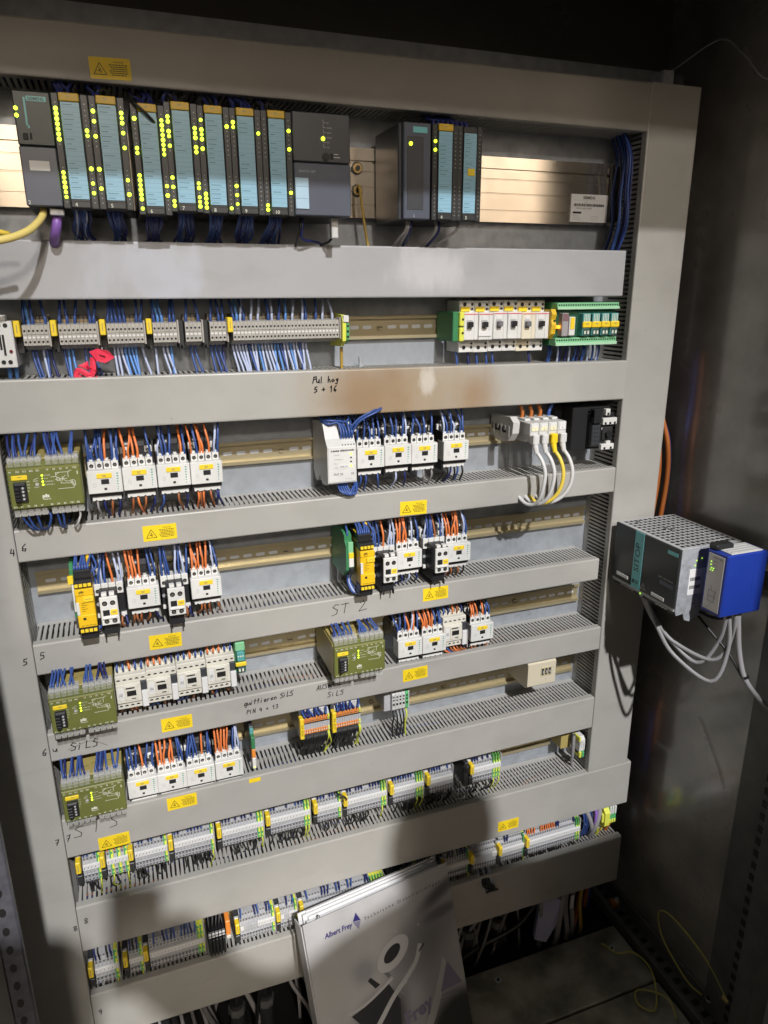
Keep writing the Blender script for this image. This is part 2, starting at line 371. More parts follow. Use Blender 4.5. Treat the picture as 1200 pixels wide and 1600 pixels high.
# floor frame profile along the right wall with a row of square holes
fr = mb(); fr.box(1.052, 1.062, -0.335, 0.14, 0.155, 0.185, FRAME, .001); fr.box(1.062, 1.098, -0.335, 0.14, 0.155, 0.172, FRAME, .001)
fr.box(1.092, 1.0995, -0.335, 0.14, 0.172, 0.200, FRAME, .001)
cpart(fr, "floor_profile")
for i in range(17):
    cpart(mb().box(1.072, 1.086, -0.30 + i * 0.025, -0.288 + i * 0.025, 0.1722, 0.1728, HOLE), "profile_hole")
# front posts with punched holes
for (xa, xb, m_, nm) in ((XL, -0.010, FRAMEL, "left"), (1.056, XR - .0005, FRAME, "right")):
    p = mb()
    if nm == "left":
        p.box(xa, xb - .022, -0.305, -0.300, 0.14, 2.10, FRAME); p.box(xb - .022, xb, -0.305, -0.296, 0.14, 2.10, m_, .002)
    else:
        p.box(xa, xb, -0.345, -0.310, 0.14, 2.10, m_, .002); p.box(xb - .012, xb, -0.310, -0.228, 0.14, 2.10, m_, .001)
    cpart(p, "frame_post")
    for i in range(46):
        z = 0.20 + i * 0.025
        if nm == "left": cpart(mb().prism([(xb - .0125 + .0035 * math.cos(a * .5236), z + .006 + .0055 * math.sin(a * .5236)) for a in range(12)], -.3055, -.2955, HOLE, "xz"), "post_hole")
        else: cpart(mb().box(xb - .0135, xb - .0125, -0.290, -0.278, z, z + .012, HOLE), "post_hole")
# corner bracket with loose wire at the top right
br = mb(); br.box(0.985, 1.005, 0.02, 0.05, 1.802, 1.825, ZINC, .001); br.box(1.010, 1.05, 0.05, 0.07, 1.80, 1.83, FRAMEL, .001); cpart(br, "corner_bracket")
# open door leaf on the right, hinged on the right post
dr = mb().box(0, 0.018, -0.60, 0, 0.16, 2.05, WALL, .003)
od = cpart(dr, "door"); 
od.matrix_parent_inverse = Matrix.Identity(4); od.location = (1.118 - .5, -0.36 - .1, -0.15); od.rotation_euler = (0, 0, math.radians(70))

# ------------------------------------------------------------------ cable ducts
def warn_label(duct_root, x0, x1, z0, z1, y=-0.0006):
    cx, cz = (x0 + x1) / 2, (z0 + z1) / 2; W, H = 0.0455, 0.0225
    a = Vector((math.cos(random.uniform(-.03, .02)), 0, 0)); 
    p = mb().box(-W / 2, W / 2, y, -0.0001, -H / 2, H / 2, YEL).build("warning_label", duct_root); p.location = (cx, 0, cz)
    p.rotation_euler = (0, math.radians(random.uniform(-1.5, 1.5)), 0)
    q = mb(); yy = y - .0002
    tri = [(-.0185, yy, -.0065), (-.0045, yy, -.0065), (-.0115, yy, .0055), (-.0185, yy, -.0065), (-.0045, yy, -.0065)]
    q.ribbon(tri, .0007, (0, -1, 0), INK)
    q.ribbon([(-.0125, yy, .001), (-.0105, yy, -.0015), (-.013, yy, -.002), (-.0105, yy, -.0045)], .0007, (0, -1, 0), INK)
    q.ribbon([(-.015, yy, -.003), (-.009, yy, -.003)], .0004, (0, -1, 0), INK)
    text(q, "Achtung!", (.004, yy, .0062), .0020, INK, wid=.011)
    for i in range(6):
        zz = .0040 - i * .0021; x = -.001 + .0012 * (i % 3); xe = .0195 - .0015 * (i % 2)
        while x < xe:
            l = random.uniform(.0012, .0032); q.ribbon([(x, yy, zz), (min(x + l, xe), yy, zz)], .0008, (0, -1, 0), INK); x += l + .0011
    q.build("warning_print", p, fix=False)

def duct(name, x0, x1, zt, zb, label, m, notch=None, dx0=0):
    """horizontal slotted wiring duct; zt, zb = (z at x=0, z at x=1) of the cover's edges"""
    root = empty("cable_duct", (0, 0, 0), label, "cable duct", "slotted cable ducts across the panel")
    zT = lambda x: zt[0] + (zt[1] - zt[0]) * x
    zB = lambda x: zb[0] + (zb[1] - zb[0]) * x
    c = mb(); r = .0022
    ss = []
    for x in (x0, x1):
        a, b = zB(x), zT(x)
        ss.append([(x, .013, b), (x, r, b), (x, r * .3, b - r * .3), (x, 0, b - r), (x, 0, a + r), (x, r * .3, a + r * .3), (x, r, a), (x, .013, a)])
    n = len(ss[0]); inner = []
    for sx, s_ in zip((x0, x1), ss):
        inner.append([(x, y + .0016, z) for (x, y, z) in s_])
    c.add(ss[0] + ss[1], [(i, i + 1, n + i + 1, n + i) for i in range(n - 1)], m)
    t = .0016
    # end caps (cover thickness shown as a closed lid end)
    c.add(ss[0], [tuple(range(n))], m); c.add(ss[1], [tuple(range(n))], m)
    c.build("cover", root)
    f = mb(); p = .0072; x = x0 + .003
    while x < x1 - .004:
        tt, bb = zT(x) - .0012, zB(x) + .0012; j = random.uniform(-.0003, .0003)
        f.box(x + j, x + .0042 + j, .012, .068, tt - .0018, tt, FINGER); f.box(x, x + .0042, .012, .068, bb, bb + .0018, FINGER)
        x += p
    for zz in (zt, zb):
        k = -1 if zz is zt else 1
        za, zc = zz[0] + (zz[1] - zz[0]) * x0 + k * .0021, zz[0] + (zz[1] - zz[0]) * x1 + k * .0021
        f.add([(x0, .067, za), (x1, .067, zc), (x1, .0795, zc), (x0, .0795, za)], [(0, 1, 2, 3)], FINGER)
    f.add([(x0, .0792, zB(x0) + .002), (x1, .0792, zB(x1) + .002), (x1, .0792, zT(x1) - .002), (x0, .0792, zT(x0) - .002)], [(0, 1, 2, 3)], FINGER)
    tag(f.build("slotted_wall", root, fix=False), kind="stuff")
    # wires lying in the duct, seen through the slots
    wz = mb(); rr = random.Random(name)
    for i in range(9):
        pts = []; yb = rr.uniform(.02, .065); zf = rr.uniform(.15, .9)
        for k in range(9):
            xx = x0 + .01 + (x1 - x0 - .02) * k / 8
            pts.append((xx, min(.07, max(.018, yb + rr.uniform(-.012, .012))), zB(xx) + .006 + (zT(xx) - zB(xx) - .013) * min(1, max(0, zf + rr.uniform(-.25, .12)))))
        wz.tube(pts, .0016, rr.choice([W_NAVY, W_NAVY, W_BLK, W_BLUE, W_BRN]), n=5, sub=3)
    tag(wz.build("loose_wires", root, fix=False), kind="stuff")
    return root
H0 = duct("H0", XL, 0.949, (1.7946, 1.8005), (1.7363, 1.7332), "topmost grey cable duct above the row of lit automation modules", DUCT)
H1 = duct("H1", XL, 0.929, (1.5627, 1.5622), (1.4937, 1.4925), "grey cable duct with whitish smears under the automation modules", DUCT1)
H2 = duct("H2", XL, 0.951, (1.3988, 1.3894), (1.3316, 1.3249), "grey cable duct with a brown heat stain below the circuit breakers", DUCT2)
H3 = duct("H3", 0.0012, 0.9475, (1.2041, 1.2074), (1.1594, 1.1627), "narrow grey cable duct that the white and yellow network cables hang over", DUCT)
H4 = duct("H4", 0.0012, 0.9300, (1.0381, 1.0401), (0.9909, 0.9997), "grey cable duct with ST 2 written on it in marker", DUCT)
H5 = duct("H5", 0.0012, 0.9475, (0.8963, 0.9017), (0.8500, 0.8551), "grey cable duct with several handwritten SiLS notes", DUCT)
H6 = duct("H6", 0.0012, 0.9475, (0.7472, 0.7525), (0.6775, 0.6848), "grey cable duct with a scrawled ST 3 under the lowest olive relay", DUCT)
H7 = duct("H7", 0.0012, 1.0535, (0.5822, 0.5798), (0.4944, 0.4799), "tall grey cable duct, second from the bottom, reaching past the right column", DUCT)
H8 = duct("H8", 0.0012, 1.0500, (0.4010, 0.3965), (0.3025, 0.2808), "lowest and tallest grey cable duct, half hidden by the leaning folder", DUCT)
for (d_, a) in ((H0, (.157, .2025, 1.739, 1.763)), (H3, (.160, .205, 1.169, 1.192)), (H3, (.545, .588, 1.164, 1.186)), (H4, (.152, .198, 1.002, 1.025)), (H4, (.584, .631, 1.010, 1.034)),
               (H5, (.156, .202, .861, .887)), (H5, (.5495, .595, .867, .8915)), (H6, (.1525, .197, .7195, .745)), (H6, (.0465, .092, .677, .7025)), (H7, (.7475, .7955, .497, .520))):
    warn_label(d_, *a)
mb().box(.281, .300, -.0006, -.0001, .7378, .745, YEL).build("number_tag", H6)
# handwriting
q = mb(); hand(q, "Pul hog", .409, 1.3775, .0085, .0016, pitch=.66); hand(q, "5 + 16", .411, 1.364, .0080, .0016, pitch=.72); q.build("handwriting", H2, fix=False)
q = mb(); hand(q, "ST 2", .428, 1.012, .0175, .0011, pitch=.86); q.build("handwriting", H4, fix=False)
q = mb(); hand(q, "quittieren SiLS", .281, .8805, .0085, .0014, pitch=.62, slope=.04); hand(q, "PIN 4 + 13", .284, .8655, .0070, .0012, pitch=.74); q.build("handwriting", H5, fix=False); q = mb()
hand(q, "AUSWAHL", .399, .8835, .0085, .0012, pitch=.72, slope=.06); hand(q, "SiLS", .417, .8675, .0085, .0012, pitch=.85); q.build("handwriting", H5, fix=False); q = mb()
hand(q, "SiLS", .028, .8625, .0125, .0014, pitch=.80); q.ribbon([(.024, -.0004, .865), (.05, -.0004, .873), (.062, -.0004, .872), (.078, -.0004, .860)], .0005, (0, -1, 0), INK)
q.build("handwriting", H5, fix=False); q = mb(); hand(q, "u", .0045, .866, .010, .0012); q.build("handwriting", H5, fix=False)
q = mb(); hand(q, "S", .015, .7115, .020, .0011, pitch=1.); hand(q, "T", .040, .7155, .020, .0011); hand(q, "S", .066, .7165, .020, .0011)
q.build("handwriting", H6, fix=False); q = mb(); hand(q, "7", .003, .7085, .011, .0013); q.build("handwriting", H6, fix=False)
for d_, s_, x_, z_ in ((H3, "6", .0065, 1.175, ), (H4, "5", .0075, 1.0155), (H7, "8", .009, .549), (H8, "9", .0085, .3575)):
    q = mb(); hand(q, s_, x_, z_, .010, .0013); q.build("handwriting", d_, fix=False)

def column(name, x0, x1, z0, z1, slot_side, label):
    root = empty("cable_duct", (0, 0, 0), label, "cable duct", "upright cable ducts")
    c = mb(); r = .0022; ss = []
    for z in (z0, z1):
        ss.append([(x0, .013, z), (x0, r, z), (x0 + r * .3, r * .3, z), (x0 + r, 0, z), (x1 - r, 0, z), (x1 - r * .3, r * .3, z), (x1, r, z), (x1, .013, z)])
    n = 8
    c.add(ss[0] + ss[1], [(i, i + 1, n + i + 1, n + i) for i in range(n - 1)] + [tuple(range(n)), tuple(range(n, 2 * n))], DUCT)
    c.build("cover", root)
    f = mb(); z = z0 + .003
    while z < z1 - .004:
        for xx in (x0 + .0012, x1 - .003):
            f.box(xx, xx + .0018, .012, .068, z, z + .0040, FINGER)
        z += .0072
    for xx in (x0 + .0012, x1 - .003): f.box(xx, xx + .0018, .067, .079, z0, z1, FINGER)
    tag(f.build("slotted_wall", root, fix=False), kind="stuff")
    wz = mb(); rr = random.Random(name)
    for i in range(10):
        yb = rr.uniform(.02, .065); xb = rr.uniform(x0 + .015, x1 - .015)
        wz.tube([(xb + rr.uniform(-.008, .008), min(.07, max(.02, yb + rr.uniform(-.01, .01))), z0 + .01 + (z1 - z0 - .02) * k / 8) for k in range(9)], .0018, rr.choice([W_NAVY, W_BLUE, W_BLK, W_NAVY]), n=5, sub=3)
    tag(wz.build("loose_wires", root, fix=False), kind="stuff")
    return root
VL = column("VL", -0.094, 0.0002, 0.16, 1.3255, 1, "upright grey cable duct at the left edge with numbers in marker")
VR = column("VR", 0.9495, 1.0435, 0.5805, 1.8005, 0, "upright grey cable duct on the right, behind the black power supply")
for s_, x_, z_ in (("4", -.0075, 1.170), ("5", -.0145, 1.010), ("6", -.0095, .864), ("7", -.0125, .706), ("8", -.0075, .540)):
    q = mb(); hand(q, s_, x_, z_, .010, .0014); q.build("handwriting", VL, fix=False)

# ------------------------------------------------------------------ mounting rails
SLOTM = mat("bare_zinc_slot", (.62, .64, .68), .5)
def rail(x0, x1, zc, label):
    root = empty("mounting_rail", (x0, 0.08, zc), label, "mounting rail", "brassy slotted mounting rails")
    m = mb(); L = x1 - x0
    prof = [(-.0085, .0175), (-.0085, .0125), (-.002, .0125), (-.002, -.0125), (-.0085, -.0125), (-.0085, -.0175), (-.0074, -.0175), (-.0074, -.0136), (-.0005, -.0136), (-.0005, .0136), (-.0074, .0136), (-.0074, .0175)]
    m.prism(prof, 0, L, RAIL); m.build("rail_profile", root)
    x = .012; k = 0
    while x < L - .02:
        if k % 7 == 3:
            s = mb(); s.cyl((x + .007, -.0015, 0), (0, -1, 0), .0045, .003, RAIL, n=12); s.box(x + .003, x + .011, -.0048, -.0044, -.0006, .0006, HOLE); s.build("screw", root)
        else:
            s = mb(); pts = []
            for a in range(12):
                an = 2 * math.pi * a / 12; pts.append((x + .007 + (.0045 if math.cos(an) > 0 else -.0045) + .0028 * math.cos(an), -.0023, .0028 * math.sin(an)))
            s.quad(pts, SLOTM); s.build("slot", root, fix=False)
        x += .0205; k += 1
    return root
rail(XL + .01, .946, 1.449, "brassy mounting rail behind the grey terminal row and circuit breakers")
rail(.008, .946, 1.268, "brassy mounting rail carrying the network sockets and first contactor row")
rail(.008, .946, 1.101, "brassy mounting rail carrying the two yellow safety relays")
rail(.008, .946, .943, "brassy mounting rail carrying the cream contactors and two olive relays")
rail(.008, .946, .790, "brassy mounting rail carrying the orange terminals and cream socket")
rail(.008, .905, .628, "brassy mounting rail under the long row of grey terminals with yellow tags")
rail(.008, .960, .425, "lowest brassy mounting rail, behind the folder and bottom terminals")
# wide profile rail of the automation modules
sr = empty("profile_rail", (XL, 0.06, 1.65), "wide shiny aluminium profile rail behind the automation modules", "mounting rail")
m = mb(); L = 0.972 - XL
prof = [(0, -.046), (0, -.030), (.002, -.0295), (.002, -.0285), (0, -.028), (0, -.006), (.001, -.0055), (.001, -.0045), (0, -.004), (0, .014), (.001, .0145), (.001, .0155), (0, .016), (0, .026), (.004, .0265), (.004, .0295), (0, .030), (0, .046), (.012, .046), (.012, -.046)]
m.prism(prof, 0, L, ALU); m.build("rail_profile", sr)
for (x, z) in ((.50, 1.669), (.50, 1.640)):
    s = mb(); s.cyl((x - XL, 0, z - 1.65), (0, -1, 0), .0085, .0015, PLCD, n=16); s.cyl((x - XL, -.0015, z - 1.65), (0, -1, 0), .0066, .003, BRASS, n=14); s.cyl((x - XL, -.0045, z - 1.65), (0, -1, 0), .0036, .003, PLCD, n=6); s.build("bolt", sr)
for z in (1.672, 1.633):
    s = mb(); s.box(.958 - XL, .966 - XL, -.006, 0, z - 1.65 - .003, z - 1.65 + .003, BRASS, .001); s.build("end_clip", sr)
pl = mb().box(.860, .930, .0585, .0592, 1.608, 1.6495, PAPER); o = tag(pl.build("type_plate"), "white paper type plate with barcode on the right end of the aluminium rail", "sticker")
q = mb(); yy = .0582; text(q, "SIEMENS", (.882, yy, 1.6425), .0042, INK, bold=.02); x = .866
while x < .922:
    w_ = random.choice((.0006, .001, .0016)); q.box(x, x + w_, yy - .0001, yy, 1.6315, 1.6355, INK); x += w_ + random.choice((.0006, .001))
q.box(.862, .928, yy - .0001, yy, 1.6405, 1.6408, PRINTG); text(q, "S C-", (.886, yy, 1.6370), .0018, INK); text(q, "XA 01 4003 30430", (.870, yy, 1.6275), .0022, INK, wid=.030)
q.box(.864, .880, yy - .0001, yy, 1.6205, 1.6235, INK)
for i in range(3): q.ribbon([(.864, yy, 1.617 - i * .0028), (.876 + i * .002, yy, 1.617 - i * .0028)], .0006, (0, -1, 0), PRINTG); q.ribbon([(.898, yy, 1.617 - i * .0028), (.912, yy, 1.617 - i * .0028)], .0006, (0, -1, 0), PRINTG)
q.build("plate_print", o, fix=False)

# ------------------------------------------------------------------ wires
def wires(items, label, name="wire_bundle", group="wire bundles", r=.00165):
    """items: list of (points, colour letter or material[, radius])"""
    p0 = items[0][0][0]
    root = empty(name, p0, label, "wires", group); o0 = Vector(p0)
    for it in items:
        m_ = WCOL[it[1]] if isinstance(it[1], str) else it[1]; rr = it[2] if len(it) > 2 else r
        mb().tube([Vector(p) - o0 for p in it[0]], rr, m_, n=7).build("wire", root, smooth=True, fix=False)
    return root
def J(a): return random.uniform(-a, a)
def up_wires(x0, x1, z, zend, cols, label, y=.012, yend=.040, r=.00165, spread=.004):
    its = []; n = len(cols); 
    for i, c in enumerate(cols):
        if c == ' ': continue
        x = x0 + (x1 - x0) * (i + .5) / n; k = zend - z; dx = J(spread * 1.9); q_ = random.uniform(-.004, .009)
        its.append(([(x, y, z - .004), (x + J(.001), y - .001 - q_ * .3, z + k * random.uniform(.14, .24)), (x + dx * random.uniform(.2, .75), y + (yend - y) * .25 - q_, z + k * random.uniform(.42, .58)), (x + dx, yend - q_, zend + J(.004)), (x + dx * 1.3, yend + .012, zend + .012)], c, r * random.uniform(.86, 1.08)))
    return wires(its, label)
def down_wires(x0, x1, z, zend, cols, label, y=.018, yend=.034, r=.00165, spread=.005):
    its = []; n = len(cols)
    for i, c in enumerate(cols):
        if c == ' ': continue
        x = x0 + (x1 - x0) * (i + .5) / n; k = zend - z; dx = J(spread * 1.9)
        its.append(([(x, y, z + .004), (x + J(.0015), y - .002 - random.uniform(0, .005), z + k * .3), (x + dx * .6, (y + yend) / 2, z + k * .7), (x + dx, yend, zend), (x + dx, yend + .004, zend - .012)], c, r))
    return wires(its, label)

# ------------------------------------------------------------------ contactors
def screw_hole(M, x, y, z, r=.0031):
    M.cyl((x, y - .0003, z), (0, 1, 0), r, .0006, HOLE, n=12)
    M.cyl((x, y - .0005, z - .0006), (0, 1, 0), r * .62, .0003, SCREW, n=8)
    M.box(x - r * .5, x + r * .5, y - .0007, y - .0005, z - .0010, z - .0004, HOLE)
def contactor_proto():
    root = empty("contactor", (0, 0, 0), "x", "contactor", "white four pole contactors")
    m = mb(); m.box(.0008, .0428, .020, .072, -.0285, .0300, BLACK, .0008); m.box(.0008, .0428, .034, .072, .028, .040, BLACK, .0008)
    m.box(.0015, .0420, .006, .022, -.0215, -.0155, BLACK)
    m.box(.0002, .0016, .008, .06, -.032, .030, BLACK)
    m.build("body", root)
    m = mb().box(0, .0436, 0, .024, -.0157, .0157, WHITE, .0008); m.build("front_cover", root)
    m = mb()
    for k in range(4):
        x = .0022 + k * .0098; m.box(x, x + .0092, .009, .030, .0157, .0262, WHITE, .0006); screw_hole(m, x + .0046, .0088, .0208, .0027)
        m.box(x + .0022, x + .0070, .012, .030, .0262, .0292, WHITE, .0006)
    m.box(.0210, .0222, .0086, .0092, .0165, .024, HOLE); m.build("upper_terminals", root)
    for x in (.001, .0325):
        m = mb(); m.box(x, x + .0098, .030, .050, .0275, .0385, WHITE, .0010); screw_hole(m, x + .0050, .0298, .0325, .0029); m.build("coil_terminal", root)
    m = mb().box(.004, .0395, .032, .060, .0375, .0475, SMOKE, .001); m.box(.007, .018, .0318, .0322, .041, .0440, PRINTG); m.build("suppressor", root)
    m = mb(); top = -.0218; pts = []
    pts = [(.0035, .0)]; 
    prof = [(.0035, top), (.0405, top)]
    for k in range(3, -1, -1):
        x = .0035 + k * .00925
        prof += [(x + .0088, top - .0055), (x + .0068, top - .0058), (x + .0046, top - .0040), (x + .0024, top - .0058), (x + .0003, top - .0055)]
    m.prism(prof, .008, .026, WHITE, 'xz'); m.build("lower_terminals", root)
    m = mb().box(.0120, .0312, -.0010, .001, .0052, .0118, YTAG, .0004); m.ribbon([(.019, -.0011, .0093), (.0235, -.0011, .0093)], .0012, (0, -1, 0), KHAKI); m.ribbon([(.0195, -.0011, .0075), (.023, -.0011, .0078)], .0010, (0, -1, 0), KHAKI); m.build("name_tag", root)
    m = mb().box(.0170, .0270, -.0004, .001, -.0030, .0038, BLACK); m.box(.0200, .0235, -.0003, .001, -.0112, -.0082, BLACK); m.build("indicator_window", root)
    m = mb()
    for k in range(7):
        w_ = (.0022, .0022, .0019, .0016, .0016, .0011, .0008)[k]; z = .0115 - k * .0036; m.box(.0370, .0370 + w_, -.00015, .0003, z - .0016, z, TEALG)
    m.ribbon([(.0085 + .0022 * math.cos(a * .7), -.0002, -.0035 + .0030 * math.sin(a * .7)) for a in range(10)], .0004, (0, -1, 0), PRINTG)
    m.ribbon([(.0075, -.0002, -.002), (.0095, -.0002, -.005)], .0004, (0, -1, 0), PRINTG)
    m.build("cover_print", root, fix=False)
    return root
first = {}
def place(kind, maker, loc, label, group=None, cat=None):
    if kind not in first: first[kind] = maker(); o = first[kind]
    else: o = copy_tree(first[kind])
    o.location = (loc[0] + J(.0004), loc[1] + J(.0005), loc[2] + J(.0006)); o.rotation_euler = (J(.006), J(.006), J(.004)); o['label'] = label
    if group: o['group'] = group
    if cat: o['category'] = cat
    return o
def contactor(x, z, label, top, bot, zend, zlow):
    place('contactor', contactor_proto, (x, 0, z), label)
    if top: up_wires(x + .002, x + .042, z + .029, zend, top, "wires above " + label, y=.014, yend=.040)
    if bot: down_wires(x + .003, x + .041, z - .0265, zlow, bot, "wires below " + label, y=.016, yend=.036)
ZU3, ZL3 = 1.338, 1.196
for x, lab, t, b in ((.0972, "white contactor next to the upper left olive relay", "BBB BBBO  BPB", " E N R N"), (.1418, "white contactor, second in the upper left row of four", "OOOO  B", " RO R N"),
                     (.1864, "white contactor, third in the upper left row of four", "PBBB  OB", "B   R N"), (.2310, "white contactor at the free right end of the upper left row", "O BOO O PB", " ORO R NN")):
    contactor(x, 1.2600, lab, t, b, ZU3, ZL3)
for x, lab, t, b in ((.4752, "white contactor right against the light grey amplifier", "B B BB B", "BB B"), (.5193, "white contactor in the middle of the three beside the grey amplifier", "B BB BP", "  P N"), (.5634, "white contactor, third to the right of the grey amplifier", "B BB B", "   E E"),
                     (.6175, "white contactor standing apart, left of the bare rail and network sockets", "PBBP BB", "KKNKBK")):
    contactor(x, 1.2615, lab, t, b, ZU3, ZL3)
ZU4, ZL4 = 1.172, 1.030
contactor(.1300, 1.0870, "white contactor between two stubby add-on contactors on the left", "OOOO  BB", "RRR R N", ZU4, ZL4)
contactor(.2180, 1.0880, "white contactor at the right end of the left yellow relay's row", "OOOOO PB", " RRR R", ZU4, ZL4)
contactor(.5395, 1.0880, "white contactor in the middle of the group beside the right yellow relay", "OOOO P B", " N P N", ZU4, ZL4)
contactor(.6270, 1.0885, "white contactor at the right end of the right yellow relay's group", "OOOOO PB", "RR R K", ZU4, ZL4)
ZU5, ZL5 = .862, .888
contactor(.5412, .9290, "white contactor just right of the middle olive relay", "BB B OPO B", "KKKKK", .998, .888)
contactor(.5855, .9290, "white contactor, second to the right of the middle olive relay", "OOOOOB BB", "KKKKK", .998, .888)
contactor(.6768, .9345, "white contactor beyond the black and white spacer on the right", "OOO OBB", "RRKKR", .998, .888)
ZU6, ZL6 = .695, .74
for x, lab, t in ((.0985, "white contactor next to the lowest olive relay", "BBB OB B"), (.1418, "white contactor, second in the lowest left row", "OOO OO BB"), (.1855, "white contactor, third in the lowest left row", "BBBB O BB"), (.2298, "white contactor at the right end of the lowest left row", "OOOOO BPP")):
    contactor(x, .7730, lab, t, "KKKKKK", .860, .744)

# ------------------------------------------------------------------ contactors with an add-on block in front
def addon_proto():
    root = empty("add_on_contactor", (0, 0, 0), "x", "contactor", "contactors with a narrow add-on block in front")
    m = mb(); m.box(-.007, .0335, .030, .072, -.032, .028, BLACK, .0008); m.box(-.006, .0325, .016, .034, -.024, .010, BLACK, .0008)
    m.box(.001, .0215, -.012, .030, -.0400, -.0200, BLACK, .001); m.box(.002, .0040, -.016, -.01, -.0440, -.036, BLACK); m.box(.0185, .0205, -.016, -.01, -.0440, -.036, BLACK)
    m.build("body", root)
    m = mb()
    for k in range(4):
        x = -.0065 + k * .0098; m.box(x, x + .0092, .012, .034, .010, .0275, WHITE, .0007); screw_hole(m, x + .0046, .0118, .0170, .0029)
    m.box(.0245, .0340, .026, .046, .0275, .0450, WHITE, .001); screw_hole(m, .029, .0258, .0370, .0032)
    m.box(-.0065, .0030, .026, .046, .0275, .0400, WHITE, .001); screw_hole(m, -.0018, .0258, .0335, .003)
    m.build("upper_terminals", root)
    m = mb(); m.box(-.0060, -.0010, .012, .02, -.024, -.018, WHITE, .0006); m.box(.0255, .0330, .012, .02, -.027, -.020, WHITE, .0006); m.build("lower_terminals", root)
    m = mb(); m.cyl((-.003, .0158, -.004), (0, -1, 0), .0028, .0008, ZINC, n=12); m.build("mounting_screw", root)
    m = mb(); m.box(0, .0240, -.020, .016, -.0212, .0212, BLACK, .0005)
    for k in range(8): m.box(-.0003, .0001, -.014, .012, -.017 + k * .0045, -.0155 + k * .0045, PLC)
    m.build("add_on_side", root)
    m = mb(); m.box(.0003, .0237, -.0232, -.012, -.0208, .0208, WHITE, .0008)
    for x in (.0068, .0172):
        screw_hole(m, x, -.0232, .0118, .0036); screw_hole(m, x, -.0232, -.0150, .0034)
    m.box(.0022, .0218, -.0262, -.0225, -.0105, -.0088, WHITE, .0004)
    m.box(.0035, .0105, .0 - .020, -.012, .0208, .0255, WHITE, .0006); m.box(.0135, .0205, -.020, -.012, .0208, .0255, WHITE, .0006)
    m.build("add_on_front", root)
    m = mb().box(.0034, .0120, -.0240, -.0225, -.0060, .0020, BLACK); m.build("indicator_window", root)
    m = mb().box(.0130, .0222, -.0240, -.0225, -.0062, .0018, YTAG, .0003); m.ribbon([(.016, -.0241, -.002), (.0195, -.0241, -.002)], .002, (0, -1, 0), KHAKI); m.build("name_tag", root)
    return root
for x, z, lab, t in ((.0940, 1.0825, "stubby contactor with add-on block right beside the left yellow relay", "BBPB O PP"), (.1835, 1.0825, "stubby contactor with add-on block between two white contactors on the left", "BBB PBPB"),
                     (.5075, 1.0845, "stubby contactor with add-on block right beside the right yellow relay", "BBB O PPP"), (.5955, 1.0880, "stubby contactor with add-on block between two white contactors in the middle", "PBBBR BP")):
    place('addon', addon_proto, (x, 0, z), lab)
    up_wires(x - .006, x + .033, z + .026, 1.172, t, "wires above " + lab, y=.016, yend=.038)
    down_wires(x + .018, x + .034, z - .028, 1.030, "RRN", "wires below " + lab, y=.012, yend=.03)

